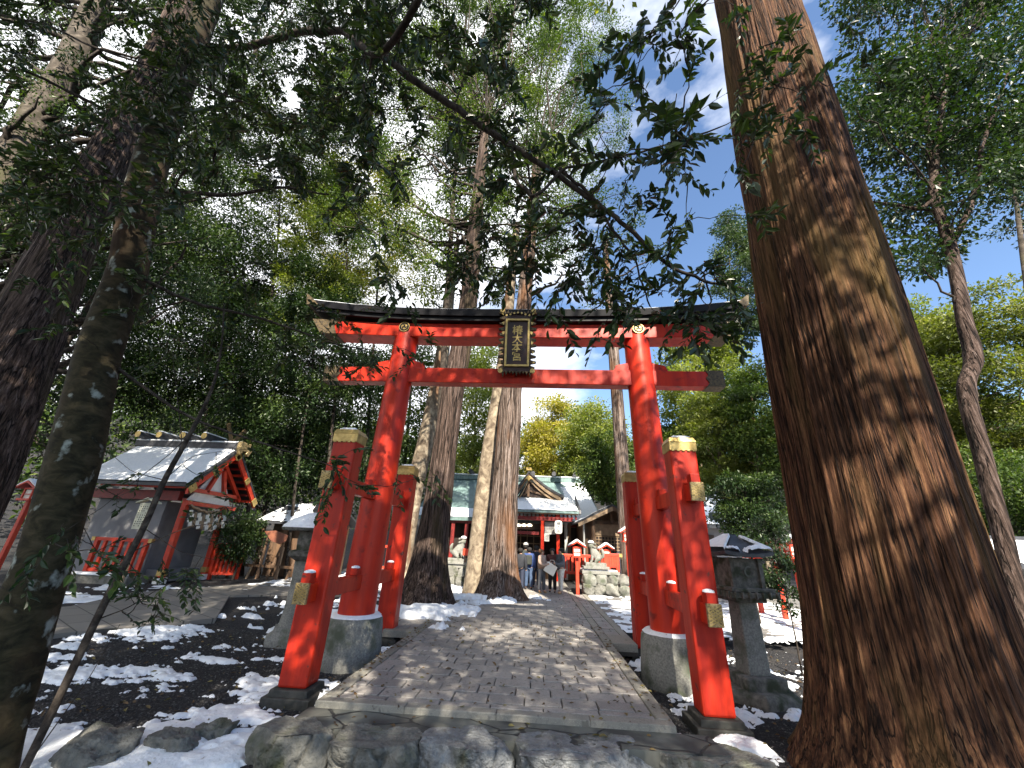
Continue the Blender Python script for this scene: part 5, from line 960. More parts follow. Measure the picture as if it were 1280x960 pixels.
# ------------------------------------------------------------------ people
def person(label, px, Y, h, face, coat, legs, hair, shoes='ink', hat=None, arms='down', hairlen=.0, bag=None, stride=.06, zz=0.):
    """face: heading in degrees, 0 = towards the camera"""
    x = Xp(px, 742, Y); r = empty('person', (x, Y, zz), label, 'person', None); s = h/1.7; a = R_(face); ca, sa = math.cos(a), math.sin(a)
    def c(u, v, z): return (x+(u*ca-v*-sa*-1)*s if False else x+(u*ca+v*sa)*s, Y+(u*sa-v*ca)*s, zz+z*s)  # u right, v forward(-Y at face 0)
    sk = 'skin'
    if arms == 'hold': AR = lambda q: [(q*.24, .02, 1.16), (q*.22, .20, 1.06), (q*.13, .36, 1.12)]
    elif arms == 'up': AR = lambda q: [(q*.24, .05, 1.30), (q*.20, .18, 1.50), (q*.10, .22, 1.62)]
    elif arms == 'pocket': AR = lambda q: [(q*.25, -.03, 1.18), (q*.27, -.02, .98), (q*.2, .08, .90)]
    else: AR = lambda q: [(q*.23, 0, 1.18), (q*.25, .02, .94), (q*.25, .05, .82)]
    J = [(c(0, 0, .95), (.13*s, .10*s)), (c(0, 0, 1.15), (.14*s, .10*s)), (c(0, 0, 1.36), (.13*s, .09*s)), (c(0, .0, 1.46), .055*s), (c(0, .02, 1.54), (.075*s, .085*s)), (c(0, .02, 1.63), (.075*s, .09*s))]
    E_ = [(0, 1), (1, 2), (2, 3), (3, 4), (4, 5)]
    for q in (-1, 1):
        k = len(J); A_ = AR(q); J += [(c(q*.17, 0, 1.38), .06*s)]+[(c(*p), rr*s) for p, rr in zip(A_, (.047, .038, .034))]; E_ += [(2, k), (k, k+1), (k+1, k+2), (k+2, k+3)]
        p = A_[-1]; d_ = (p[0]-A_[1][0], p[1]-A_[1][1], p[2]-A_[1][2]); J += [(c(p[0]+d_[0]*.35, p[1]+d_[1]*.35, p[2]+d_[2]*.35), .03*s)]; E_ += [(k+3, k+4)]
        k = len(J); J += [(c(q*.09, 0, .86), .09*s), (c(q*.10, q*stride*.6, .48), .062*s), (c(q*.11, q*stride-.01, .10), .042*s), (c(q*.11, q*stride+.10, .035), .035*s)]; E_ += [(0, k), (k, k+1), (k+1, k+2), (k+2, k+3)]
    skin('body', J, E_, M[sk], r, 1)
    # face features on the front of the head
    b = MB()
    for q in (-1, 1): p = Vector(c(q*.03, .112, 1.62)); b.lathe(tuple(p), [(.002, -.008*s), (.011*s, 0), (.002, .008*s)], 6)
    b.build('eyes', M['ink'], r)
    b = MB(); p = Vector(c(0, .118, 1.585)); b.lathe(tuple(p), [(.002, .02*s), (.012*s, -.012*s), (.004, -.02*s)], 6); b.build('nose', M['skin'], r)
    # coat
    J = [(c(0, 0, .80), (0.207*s, 0.159*s)), (c(0, 0, 1.1), (0.201*s, 0.152*s)), (c(0, 0, 1.34), (0.195*s, 0.140*s)), (c(0, -.01, 1.45), (.10*s, .09*s))]; E_ = [(0, 1), (1, 2), (2, 3)]
    for q in (-1, 1):
        k = len(J); A_ = AR(q); J += [(c(q*.175, 0, 1.38), .088*s)]+[(c(*p), rr*s) for p, rr in zip(A_, (.082, .068, .058))]; E_ += [(2, k), (k, k+1), (k+1, k+2), (k+2, k+3)]
    skin('coat', J, E_, M[coat], r, 2)
    J = [(c(0, 0, .98), (.16*s, .13*s))]; E_ = []
    for q in (-1, 1): k = len(J); J += [(c(q*.09, 0, .82), .115*s), (c(q*.10, q*stride*.6, .48), .088*s), (c(q*.11, q*stride-.01, .09), .072*s)]; E_ += [(0, k), (k, k+1), (k+1, k+2)]
    skin('trousers', J, E_, M[legs], r, 2)
    for q in (-1, 1): skin('shoe', [(c(q*.11, q*stride-.03, .045), .045*s), (c(q*.11, q*stride+.13, .035), .036*s)], [(0, 1)], M[shoes], r, 1)
    J = [(c(0, -.050, 1.50), (.10*s, .09*s)), (c(0, -.050, 1.60), (.135*s, .125*s)), (c(0, -.015, 1.70), (.125*s, .125*s))]; E_ = [(0, 1), (1, 2)]
    if hairlen: J += [(c(0, -.07, 1.48), (.09*s, .06*s)), (c(0, -.09, 1.48-hairlen), (.08*s, .045*s))]; E_ += [(0, 3), (3, 4)]
    skin('hair', J, E_, M[hair], r, 2)
    if hat: b = MB(); b.lathe(c(0, -.01, 1.68), [(.118*s, -.03), (.118*s, .01), (.10*s, .06), (.03*s, .1)], 16); b.build('hat', M[hat], r)
    return r
for nm, c_ in (('skin', (.45, .26, .18)), ('navy', (.016, .02, .035)), ('darknavy', (.02, .022, .03)), ('blue', (.035, .07, .22)), ('jeans', (.06, .10, .19)), ('darkjeans', (.022, .03, .06)), ('beige', (.42, .30, .24)), ('greycoat', (.09, .10, .12)), ('greyjeans', (.08, .085, .10)), ('brownfab', (.10, .03, .025)), ('blackfab', (.012, .012, .014)), ('whitefab', (.62, .60, .56)), ('hairblack', (.012, .009, .008)), ('hairbrown', (.16, .08, .04)), ('tan', (.35, .22, .10)), ('bagblack', (.03, .035, .03))):
    M[nm] = mat(nm, c_, tuple(q*.7 for q in c_), rough=.8, scale=12, bump=.2)
person('person in a dark navy jacket and dark jeans seen from behind beside the cedar', 649.5, 9.2, 1.52, 165, 'darknavy', 'darkjeans', 'hairblack')
person('person in a bright blue jacket and pale jeans seen from behind', 660.5, 9.9, 1.55, 185, 'blue', 'jeans', 'hairblack')
person('person in a grey-green jacket and white cap waiting furthest from the camera on the left', 656, 11.2, 1.66, 175, 'bagblack', 'darkjeans', 'hairblack', hat='whitefab')
person('person in a dark coat standing between the blue jacket and the beige jacket', 669.5, 10.6, 1.62, 180, 'navy', 'darkjeans', 'hairblack', arms='pocket')
person('person in a beige jacket and grey jeans with brown hair, turned to the right', 677, 8.9, 1.52, 60, 'beige', 'greyjeans', 'hairbrown', shoes='tan', arms='hold', hairlen=.0)
person('person with long dark hair in a dark top and black trousers holding a white bag', 690.5, 9.25, 1.55, -10, 'brownfab', 'blackfab', 'hairblack', hairlen=.25, arms='hold')
person('person in a grey jacket and white trousers turned to the left', 701, 8.95, 1.58, -60, 'greycoat', 'whitefab', 'hairblack', shoes='tan', arms='hold')
# backpack strap / bag held by the group
P = at(688, 711, 8.72); wb = empty('white_bag', tuple(map(float, P)), 'large white paper bag held tilted between the three people', 'bag'); b = MB(); b.box(tuple(P), (.42, .05, .36), ry=R_(28)); b.build('bag_body', M['paper'], wb, bev=.015)
V, F = tube(np.array([[P[0]-.05, P[1], P[2]+.18], [P[0]+.0, P[1], P[2]+.30], [P[0]+.13, P[1], P[2]+.30], [P[0]+.19, P[1], P[2]+.1]]), np.full(4, .008), 6); npmesh('handle', V, F, M['paper'], wb)
b = MB(); x = Xp(661, 705, 9.65); bp = tag(MB().box((x, 9.72, 1.08), (.26, .14, .36)).build('backpack', M['bagblack'], bev=.04), 'dark backpack worn on the back of the blue jacket', 'backpack')
# ------------------------------------------------------------------ trunks
def trunk_thing(name, label, cat, Y, rows, bark, z0, n=48, m=90, amp=.02, kf=7, flare=.2, fz=.5, seed=1, lobes=.6, group=None, extra=None, ridge=True):
    pts = pxtrunk(Y, rows, z0); r = empty(name, (pts[0][0], pts[0][1], z0), label, cat, group)
    parts = [trunkgeo(pts, n, m, amp, kf, seed, flare, fz, lobes=lobes, ridge=ridge)]
    if extra: parts += extra(pts)
    V, F = merge(parts); npmesh('trunk', V, F, bark, r, smooth=True); return r, pts
def crownat(r, boxes, lm, lsize, per, seed, pts=None, bark=None, flat=.55, droop=.3, wr=.5, rad=(.5, 1.0), limbs=True):
    """boxes: (px0,px1,py0,py1,Ya,Yb,n): leaf clumps hung in real space"""
    rng = np.random.default_rng(seed); cs = []
    for a, b_, c_, d_, ya, yb, n_ in boxes:
        for k in range(n_): cs.append(at(rng.uniform(a, b_), rng.uniform(c_, d_), rng.uniform(ya, yb)))
    cs = np.array(cs); V, F, T_ = blob_leaves(cs, rng.uniform(*rad, size=len(cs)), per, lsize, rng, flat, droop, wr=wr); npmesh('crown', V, F, lm, r, tone=T_)
    if limbs and pts is not None:
        P = np.array(pts); L2 = []
        for p in cs[::2]:
            zt = np.clip(p[2]-.4*math.hypot(p[0]-P[-1, 0], p[1]-P[-1, 1]), P[:, 2].min()+1.5, P[:, 2].max()-.1); a = [np.interp(zt, P[:, 2], P[:, i]) for i in range(4)]
            L2.append(limb(a[:3], p, max(.015, a[3]*.3), .008, rng, 9, .14, seg=5))
        V, F = merge(L2); npmesh('limbs', V, F, bark, r, smooth=True)
# giant cedar at the right
zz = np.linspace(-.5, 23, 24); pts = [(4.164+.026*z, -2.663-.046*z, z, max(.2, .83-.019*max(z, 0))) for z in zz]
g1 = empty('cedar_tree', (4.16, -2.66, -.4), 'giant reddish cedar trunk with ribbed bark filling the right side in front of the gate', 'tree')
V, F = trunkgeo(pts, 620, 320, .040, 13, 3, flare=.54, fz=.5, lobes=.5, zf=.22); npmesh('trunk', V, F, M['cedar'], g1, smooth=True)
rng = np.random.default_rng(77); cs = np.stack([4.8+rng.normal(size=40)*2.3, -3.6+rng.normal(size=40)*2.3, rng.uniform(17, 25, 40)], 1)
V, F, T_ = blob_leaves(cs, 1.1, 200, .2, rng); npmesh('crown', V, F, M['cedarleaf'], g1, tone=T_)
# left pair of trunks
t2, p2 = trunk_thing('cedar_tree', 'leaning old cedar trunk with pinkish fibrous bark at the far left behind the lichened trunk', 'tree', -1.6, [(-118, 760, 150), (-85, 690, 140), (-25, 560, 120), (17, 460, 104), (54, 370, 88), (85, 300, 78), (135, 200, 58), (159, 140, 46), (190, 90, 40), (230, 0, 32), (262, -80, 26)], M['cedardark'], -.3, n=260, m=260, amp=.035, kf=8, flare=.3, seed=6)
def lichlimbs(pts): return []
t3, p3 = trunk_thing('oak_tree', 'dark mossy trunk with pale lichen patches at the left edge whose boughs spread overhead', 'tree', -3.6, [(-66, 990, 126), (-50, 960, 120), (0, 850, 104), (56, 700, 74), (96, 560, 70), (123, 440, 58), (160, 340, 50), (172, 267, 52), (192, 190, 46), (226, 100, 40), (263, 0, 34), (300, -110, 30), (330, -260, 24)], M['mossy'], -.4, n=90, m=160, amp=.018, kf=4, flare=.12, seed=8, ridge=False)
# boughs
BO = []
def bough(rows, r0, r1, seed=0, nseg=8):
    P = np.array([at(a, b_, y) for a, b_, y in rows]); n_ = len(P)*6; Q = smooth_path(np.c_[P, np.linspace(r0, r1, len(P))], n_); rg = np.random.default_rng(seed); Q[:, :3] += (np.cumsum(rg.normal(size=(n_, 3))*.006, 0)); BO.append(Q); return tube(Q[:, :3], Q[:, 3]*(1+.15*rg.random(n_)), nseg)
def boughw(P, r0, r1, seed=0):
    P = np.array([np.array(p, float) for p in P]); n_ = len(P)*8; Q = smooth_path(np.c_[P, np.linspace(r0, r1, len(P))], n_); BO.append(Q); return tube(Q[:, :3], Q[:, 3], 7)
parts = [bough([(250, 60, -3.6), (310, 58, -4.0), (370, 42, -4.4), (430, 40, -4.7), (470, 62, -4.9), (510, 92, -5.0), (560, 128, -5.0), (600, 152, -5.0), (645, 182, -5.0), (700, 212, -5.0), (740, 240, -5.0), (785, 282, -4.95), (830, 325, -4.9), (880, 340, -4.8), (920, 350, -4.6)], .05, .008, 1),
         boughw([at(265, 0, -3.6), at(200, -60, -4.4), (-1.9, -5.9, 5.6), (-1.9, -7.2, 5.9), (-1.2, -9.5, 6.0)], .035, .015, 2), bough([(640, 182, -5.0), (642, 230, -5.0), (668, 250, -5.05), (712, 210, -5.1), (790, 195, -5.1), (870, 170, -5.0)], .018, .007, 3),
         bough([(700, 212, -5.0), (735, 245, -5.0), (760, 285, -4.9), (790, 330, -4.8), (810, 380, -4.7)], .016, .006, 4), bough([(655, 185, -5), (668, 250, -4.9), (665, 330, -4.8), (668, 385, -4.8)], .01, .005, 5),
         bough([(205, 238, -3.6), (245, 238, -3.8), (290, 242, -3.9), (350, 235, -4.0), (410, 243, -4.1)], .035, .01, 6), bough([(0, 18, -4.8), (60, 30, -4.8), (130, 60, -4.9), (200, 80, -4.8), (270, 105, -4.8), (340, 130, -4.8), (400, 150, -4.8)], .014, .005, 7),
         bough([(880, 340, -4.8), (890, 380, -4.8), (870, 410, -4.8)], .008, .004, 8), bough([(300, -110, -3.6), (420, -90, -4.6), (560, -60, -5.4), (700, -30, -5.8), (820, -40, -5.9), (900, -10, -5.8)], .03, .006, 9),
         boughw([at(300, -110, -3.6), (-3, -5.8, 6), (-3.6, -8, 6.2), (-4, -10.5, 6.5)], .05, .015, 10), boughw([at(430, 40, -4.7), (-.9, -5.6, 5.4), (.2, -6.6, 5.7), (1.8, -8.2, 6.0), (3, -10, 6.2)], .035, .012, 11), bough([(195, 190, -3.6), (120, 130, -3.9), (40, 90, -4.3), (-40, 60, -4.6)], .03, .01, 12),
         bough([(157, 340, -3.6), (240, 380, -3.3), (330, 400, -2.9), (410, 430, -2.6), (470, 440, -2.4)], .025, .007, 13), bough([(120, 440, -3.6), (230, 520, -3.2), (340, 560, -2.9), (430, 590, -2.6)], .02, .006, 14)]
V, F = merge(parts); npmesh('bough', V, F, M['twig'], t3, smooth=True)
# leafy sprays linked twig by twig to the boughs
rng = np.random.default_rng(12)
REG = [(0, 230, -60, 260, -5.2, -3.6, 300), (200, 470, -60, 190, -5.3, -3.9, 270), (230, 400, 180, 240, -4.6, -3.8, 36), (440, 720, -60, 90, -5.8, -4.6, 130), (420, 500, 110, 290, -5.2, -4.6, 34), (500, 640, 90, 200, -5.3, -4.7, 26), (470, 620, 250, 375, -4.8, -4.3, 20),
       (600, 880, 170, 340, -5.3, -4.6, 54), (680, 930, 335, 425, -5.1, -4.6, 46), (560, 690, 230, 350, -5.0, -4.5, 18), (720, 880, 0, 200, -6.0, -5.2, 40), (860, 990, 0, 230, -5.7, -4.8, 20), (0, 200, 250, 420, -4.4, -3.2, 46),
       (150, 420, 270, 470, -3.4, -2.2, 70), (380, 480, 380, 470, -2.7, -2.2, 26), (400, 460, 560, 640, -2.9, -2.5, 10), (490, 545, 415, 455, -2.5, -2.3, 5), (920, 1010, 110, 270, -4.8, -4.5, 9), (1000, 1120, -20, 120, -5.0, -4.6, 8), (480, 560, 590, 620, -2.5, -2.4, 3), (30, 160, 600, 720, -4.2, -3.9, 6)]
nodes = []
for a, b_, c_, d_, ya, yb, n_ in REG:
    k = 0
    while k < n_:
        x, y = rng.uniform(a, b_), rng.uniform(c_, d_)
        if vnoise(x/60, y/60, 0, 5) < .32: k += .5; continue
        nodes.append(at(x, y, rng.uniform(ya, yb))); k += 1
def near_sprays(root, nodes, limbpts, lm, tw, rng, lsize=.078, nleaf=(9, 16), tl=(.22, .42)):
    nodes = np.array(nodes); N0 = len(limbpts); P = np.concatenate([limbpts, nodes]); N = len(P); par = -np.ones(N, int); done = np.zeros(N, bool); done[:N0] = True
    D = np.full(N, 1e9); src = np.zeros(N, int)
    for i in range(N0, N): d = np.linalg.norm(limbpts-P[i], axis=1); src[i] = d.argmin(); D[i] = d.min()
    order = []
    for _ in range(N-N0):
        i = np.where(done, 1e9, D).argmin(); done[i] = True; par[i] = src[i]; order.append(i); d = np.linalg.norm(P-P[i], axis=1)*1.15; b_ = d < D; b_ &= ~done; D[b_] = d[b_]; src[b_] = i
    cnt = np.ones(N)
    for i in order[::-1]: cnt[par[i]] += cnt[i]
    tw_ = []; LP = []; LD = []; TN = []
    for i in order:
        a, c_ = P[par[i]], P[i]; tw_.append(limb(a, c_, min(.02, .0028+.0016*math.sqrt(cnt[i])), .0025, rng, 6, .10, seg=4))
        dirn = c_-a; dirn /= np.linalg.norm(dirn)+1e-6; dirn = dirn*.7+rng.normal(size=3)*.5; dirn[2] -= .25; dirn /= np.linalg.norm(dirn)
        for q in range(2 if rng.random() < .6 else 1):
            dd = dirn+rng.normal(size=3)*.45*q; dd /= np.linalg.norm(dd); ln = rng.uniform(*tl); st = c_-dd*ln*.35; nl = rng.integers(*nleaf)//(1+q)+2; t = np.linspace(.1, 1, nl)[:, None]
            Q = st+dd*ln*t; Q[:, 2] -= .12*ln*t[:, 0]**2*2; tw_.append(tube(np.vstack([st, Q]), np.linspace(.003, .0012, nl+1), 4))
            sd = np.cross(dd, [0, 0, 1.]); sd /= np.linalg.norm(sd)+1e-6; sg = np.where(np.arange(nl) % 2, 1, -1)[:, None]
            LP.append(Q); LD.append(dd*.75+sd*sg*.8+rng.normal(size=(nl, 3))*.25+np.array([0, 0, -.28])); TN.append(np.clip(rng.random()*.4+rng.random(nl)*.5, 0, 1))
    V, F = merge(tw_); npmesh('twigs', V, F, tw, root, smooth=True)
    LP, LD, TN = np.concatenate(LP), np.concatenate(LD), np.concatenate(TN); V, F, k = leaves(LP, LD, lsize, rng, True, wr=.42, sv=.34); npmesh('crown', V, F, lm, root, tone=np.repeat(TN, k))
limbpts = np.concatenate([q[:, :3] for q in BO])
# unseen sprays added over and behind the viewer to shade the approach
for k in range(430): nodes.append(np.array([rng.uniform(-5.5, 3.8), rng.uniform(-11.5, -6.4), rng.uniform(4.7, 7.2)]))
near_sprays(t3, nodes, limbpts, M['camellia'], M['twig'], rng)
# sapling at lower left
sp = [(32, 958, 15), (75, 870, 14), (120, 775, 12), (150, 715, 11), (180, 660, 9.5), (205, 600, 8), (228, 560, 7), (250, 520, 6), (268, 480, 4), (278, 430, 2.5), (280, 380, 1.5)]
pts = pxtrunk(-3.5, sp, None); r = empty('sapling', (pts[0][0], -3.5, -.4), 'thin dark sapling leaning across the lower left in front of the side shrine', 'tree'); pts = [(pts[0][0]-.05, -3.5, -.5, pts[0][3])]+pts
q = smooth_path(np.array(pts), 40); tb = [tube(q[:, :3], q[:, 3], 10)]; rg = np.random.default_rng(4); BO2 = [q[:, :3]]
for rows, r0 in (([(150, 715, -3.5), (120, 690, -3.4), (100, 650, -3.3), (60, 640, -3.3)], .006), ([(165, 690, -3.5), (230, 660, -3.4), (300, 648, -3.3), (340, 650, -3.2)], .006), ([(120, 775, -3.5), (160, 760, -3.4), (200, 735, -3.3), (240, 720, -3.2)], .007), ([(205, 600, -3.5), (240, 570, -3.4), (290, 562, -3.3)], .005),
                 ([(180, 660, -3.5), (225, 690, -3.4), (270, 700, -3.3)], .005), ([(205, 600, -3.5), (165, 590, -3.4), (130, 560, -3.4)], .005), ([(228, 560, -3.5), (222, 500, -3.5), (215, 440, -3.4)], .005), ([(35, 955, -3.4), (110, 850, -3.3), (150, 780, -3.3)], .006), ([(250, 520, -3.5), (300, 470, -3.3), (350, 440, -3.2)], .005)):
    P = np.array([at(*w_) for w_ in rows]); Q = smooth_path(np.c_[P, np.linspace(r0, .002, len(P))], 16); tb.append(tube(Q[:, :3], Q[:, 3], 5)); BO2.append(Q[:, :3])
V, F = merge(tb); npmesh('stem', V, F, M['twig'], r, smooth=True); nd = []
for a, b_, c_, d_, n_ in ((155, 250, 700, 775, 26), (120, 200, 590, 640, 5), (230, 330, 620, 660, 5), (30, 110, 630, 700, 5), (240, 330, 540, 600, 6), (200, 300, 400, 480, 8), (130, 160, 670, 700, 3)):
    for k in range(n_): nd.append(at(rg.uniform(a, b_), rg.uniform(c_, d_), rg.uniform(-3.6, -3.1)))
near_sprays(r, nd, np.concatenate(BO2), M['camellia'], M['twig'], rg, lsize=.065, nleaf=(4, 9), tl=(.1, .2))
# the cedars flanking the path
c4, p4 = trunk_thing('cedar_tree', 'dark brown cedar with flared snow-ringed base left of the path behind the gate', 'tree', 4.6, [(527, 758, 60), (535, 725, 50), (538, 697, 44), (545, 650, 37), (551, 606, 33), (556, 560, 30), (566, 490, 28), (575, 440, 25), (586, 380, 22), (592, 300, 18), (600, 220, 14), (608, 150, 10)], M['cedardark'], -.1, n=220, m=200, amp=.03, kf=8, flare=.42, fz=.55, seed=21)
c5, p5 = trunk_thing('cedar_tree', 'thick grey and red-brown cedar at the path edge nearest the waiting people', 'tree', 6.9, [(624, 745, 50), (625, 715, 44), (630, 640, 36), (632, 600, 32), (636, 540, 29), (639, 490, 25), (648, 430, 21), (656, 370, 18), (664, 280, 15), (672, 200, 11)], M['cedargrey'], -.1, n=200, m=180, amp=.035, kf=8, flare=.45, fz=.5, seed=22, lobes=.9)
c6, p6 = trunk_thing('slender_tree', 'thin smooth trunk just left of the thick path-edge cedar', 'tree', 7.9, [(592, 742, 26), (597, 690, 25), (604, 620, 21), (612, 560, 19), (622, 500, 17), (631, 440, 15), (640, 340, 12), (646, 280, 9)], M['pale'], -.1, n=60, m=60, amp=.012, flare=.1, seed=23, ridge=False)
c7, p7 = trunk_thing('slender_tree', 'pale sunlit trunk seen between the left gate pillar and the dark cedar', 'tree', 11.2, [(500, 720, 26), (508, 665, 25), (518, 610, 23), (530, 560, 21), (545, 490, 18), (555, 430, 16), (566, 330, 12)], M['pale'], -.1, n=60, m=60, amp=.015, flare=.12, seed=24, ridge=False)
c8, p8 = trunk_thing('slender_tree', 'narrow mossy trunk close behind the dark cedar', 'tree', 13.5, [(530, 700, 13), (536, 640, 13), (548, 560, 12), (560, 490, 11), (572, 420, 9), (585, 330, 7)], M['pale'], -.1, n=40, m=50, amp=.01, flare=.1, seed=25, ridge=False)
c9, p9 = trunk_thing('cedar_tree', 'straight dark trunk behind the right gate pillar above the side hall', 'tree', 11.2, [(790, 742, 24), (786, 690, 22), (780, 620, 19), (776, 560, 17), (771, 490, 15), (766, 430, 13), (760, 360, 10), (756, 300, 7)], M['cedargrey'], -.1, n=90, m=90, amp=.02, flare=.15, seed=26)
crownat(c4, [(480, 700, -160, 250, 3, 7, 80), (400, 640, 60, 330, 3.5, 9, 130)], M['oak'], .11, 300, 31, p4, M['twig'])
crownat(c5, [(600, 780, 20, 260, 6, 10, 60), (560, 740, 150, 340, 5.5, 9, 60)], M['oak'], .11, 280, 32, p5, M['twig'])
crownat(c6, [(600, 720, 220, 330, 7, 9, 14)], M['oak'], .13, 200, 33, p6, M['twig'])
crownat(c7, [(490, 640, 240, 420, 10, 13, 30)], M['palegreen'], .16, 200, 34, p7, M['twig'])
crownat(c8, [(520, 640, 330, 420, 12, 15, 16)], M['oak'], .16, 160, 35, p8, M['twig'])
crownat(c9, [(700, 850, 270, 420, 10, 13, 20)], M['conifer'], .15, 160, 36, p9, M['twig'])
# slender tree at the right with a kinked trunk
ex = lambda pts: [bough([(1168, 250, -.5), (1150, 262, -.4), (1120, 255, -.2), (1088, 250, 0)], .05, .02, 41), bough([(1192, 300, -.5), (1212, 262, -.6), (1226, 215, -.6), (1224, 190, -.6), (1242, 140, -.6), (1260, 90, -.6)], .06, .03, 42), bough([(1170, 240, -.5), (1160, 170, -.3), (1150, 100, 0), (1140, 20, .2)], .08, .03, 43)]
cA, pA = trunk_thing('slender_tree', 'slender tree with a kinked trunk and curved limb right of the giant cedar', 'tree', -.5, [(1288, 820, 34), (1268, 740, 31), (1256, 680, 29), (1240, 620, 27), (1226, 560, 25), (1211, 510, 24), (1207, 480, 25), (1217, 455, 26), (1215, 435, 24), (1206, 405, 21), (1197, 350, 19), (1186, 300, 17), (1172, 260, 14), (1165, 235, 12), (1175, 160, 10), (1185, 80, 8)], M['cedardark'], -.2, n=60, m=160, amp=.012, flare=.05, seed=27, ridge=False, extra=ex)
crownat(cA, [(1060, 1310, -80, 170, -1.5, 2.5, 120), (1060, 1200, 150, 330, -1, 2, 34), (1200, 1310, 120, 240, -1.5, 1, 22)], M['oakdark'], .115, 300, 37, pA, M['twig'], rad=(.5, .95))
# faint pale trunk top left
cB, pB = trunk_thing('oak_tree', 'pale brown trunk crossing the upper left corner behind the foliage', 'tree', 1.5, [(-150, 600, 90), (-60, 400, 74), (0, 240, 60), (45, 150, 50), (85, 90, 45), (125, 0, 38), (150, -80, 30)], M['smooth'], -.2, n=80, m=80, amp=.02, seed=28, ridge=False)
crownat(cB, [(-60, 300, -80, 380, 0, 5, 260)], M['oakdark'], .11, 280, 38, pB, M['twig'])
# ------------------------------------------------------------------ woods by individual tree, placed in depth
def T_(name, label, px, pl, pt, Y, rpx, n, per, ls, lm, bark, tr, seed, grp='trees around the shrine', **k):
    n = int(n*1.15); per = int(per*1.35); tr *= .75; k.setdefault('droop', .1)
    x = Xp(px, 690, Y) if 'bx' not in k else k.pop('bx'); mid = at(px, (pl+pt)/2, Y); z0 = Z(px, pl, Y); H_ = Z(px, pt, Y); rr = rpx*dep(mid)/FPX
    return tree(name, label, x, Y, H_, z0, rr, n, per, ls, lm, bark, tr, seed, group=grp, lean=(mid[0]-x, 0), gz=float(gh(x, Y))-.05, **k)
T_('evergreen_tree', 'dark evergreen tree filling the space between the lichened trunk and the gate', 240, 530, 250, 9.6, 105, 130, 300, .13, M['oakdark'], M['twig'], .10, 51, crad=(.8, 1.3))
T_('evergreen_tree', 'dark evergreen tree rising behind the left end of the torii beams', 365, 625, 330, 9.9, 80, 120, 300, .13, M['oakdark'], M['twig'], .10, 52, crad=(.7, 1.2))
T_('evergreen_tree', 'dense evergreen behind the ridge of the side shrine', 190, 560, 300, 10.5, 115, 130, 260, .14, M['oakdark'], M['twig'], .14, 53, crad=(.8, 1.3))
T_('evergreen_tree', 'dense evergreen right of the side shrine roof', 330, 640, 420, 11, 90, 110, 260, .14, M['oakdark'], M['twig'], .14, 54, crad=(.8, 1.3))
T_('evergreen_tree', 'dark evergreen behind the left gate posts', 425, 690, 430, 14, 60, 80, 200, .17, M['oakdark'], M['smooth'], .2, 55, crad=(.8, 1.4))
T_('evergreen_tree', 'dark evergreen far left beyond the red lantern post', 40, 640, 300, 7, 120, 90, 200, .14, M['oakdark'], M['smooth'], .2, 56, crad=(.8, 1.3))
T_('broadleaf_tree', 'tall light-crowned tree high above the side shrine', 310, 420, 150, 10, 120, 190, 300, .13, M['oak'], M['twig'], .12, 57, crad=(.6, 1.1), thresh=.25)
T_('broadleaf_tree', 'loose yellowish tree showing sky behind the left half of the gate', 455, 420, 190, 14, 80, 110, 220, .15, M['yellow'], M['twig'], .14, 58, crad=(.7, 1.2), thresh=.42)
T_('broadleaf_tree', 'pale green tree above the left end of the top beam', 410, 440, 230, 11, 70, 100, 230, .13, M['palegreen'], M['twig'], .12, 59, crad=(.6, 1.0), thresh=.3)
T_('broadleaf_tree', 'tall evergreen crown hanging over the middle of the gate', 560, 240, -180, 5.6, 120, 260, 320, .10, M['oak'], M['twig'], .16, 60, crad=(.5, .9), bx=Xp(545, 700, 5.9))
T_('broadleaf_tree', 'tall evergreen crown filling the top of the view left of the blue sky', 690, 250, -60, 9, 70, 100, 260, .12, M['oak'], M['twig'], .14, 61, crad=(.6, 1.0), bx=Xp(628, 720, 8.6), thresh=.35)
T_('broadleaf_tree', 'small-leaved tree at the top left over the leaning cedars', 350, 230, -80, 5, 140, 280, 320, .11, M['oakdark'], M['twig'], .16, 62, crad=(.5, .95), bx=Xp(28, 650, 7), thresh=.2)
T_('broadleaf_tree', 'sunlit yellow-green tree seen through the middle of the gate', 690, 640, 500, 33, 40, 135, 150, .26, M['yellow'], M['pale'], .2, 63, crad=(.9, 1.5))
T_('evergreen_tree', 'grey-green evergreen seen through the gate right of the yellow tree', 742, 625, 505, 27, 42, 120, 170, .22, M['palegreen'], M['smooth'], .2, 64, crad=(.9, 1.5))
T_('evergreen_tree', 'rounded evergreen overhanging the side hall roof', 760, 635, 545, 14.5, 36, 60, 200, .16, M['oak'], M['smooth'], .16, 65, crad=(.6, 1.0))
T_('evergreen_tree', 'green tree behind the main hall roof left of the thick cedar', 590, 620, 420, 28, 45, 105, 160, .24, M['palegreen'], M['smooth'], .2, 66, crad=(.9, 1.5))
T_('evergreen_tree', 'olive tree behind the pale sunlit trunk', 500, 660, 400, 22, 60, 120, 160, .22, M['oak'], M['smooth'], .2, 67, crad=(.9, 1.6))
T_('evergreen_tree', 'green tree low between hall roof and yellow tree', 655, 640, 520, 40, 45, 70, 120, .32, M['oak'], M['smooth'], .2, 68, crad=(1.2, 1.8))
T_('conifer_tree', 'conical dark conifer above the right end of the top beam', 925, 430, 262, 20, 38, 80, 200, .18, M['conifer'], M['smooth'], .2, 69, crad=(.7, 1.2), cone=.5, flat=.4)
T_('conifer_tree', 'layered conifer right of the gate above the stone lantern', 880, 560, 400, 17, 60, 126, 160, .18, M['palegreen'], M['pale'], .16, 70, crad=(.7, 1.2), flat=.35, thresh=.35)
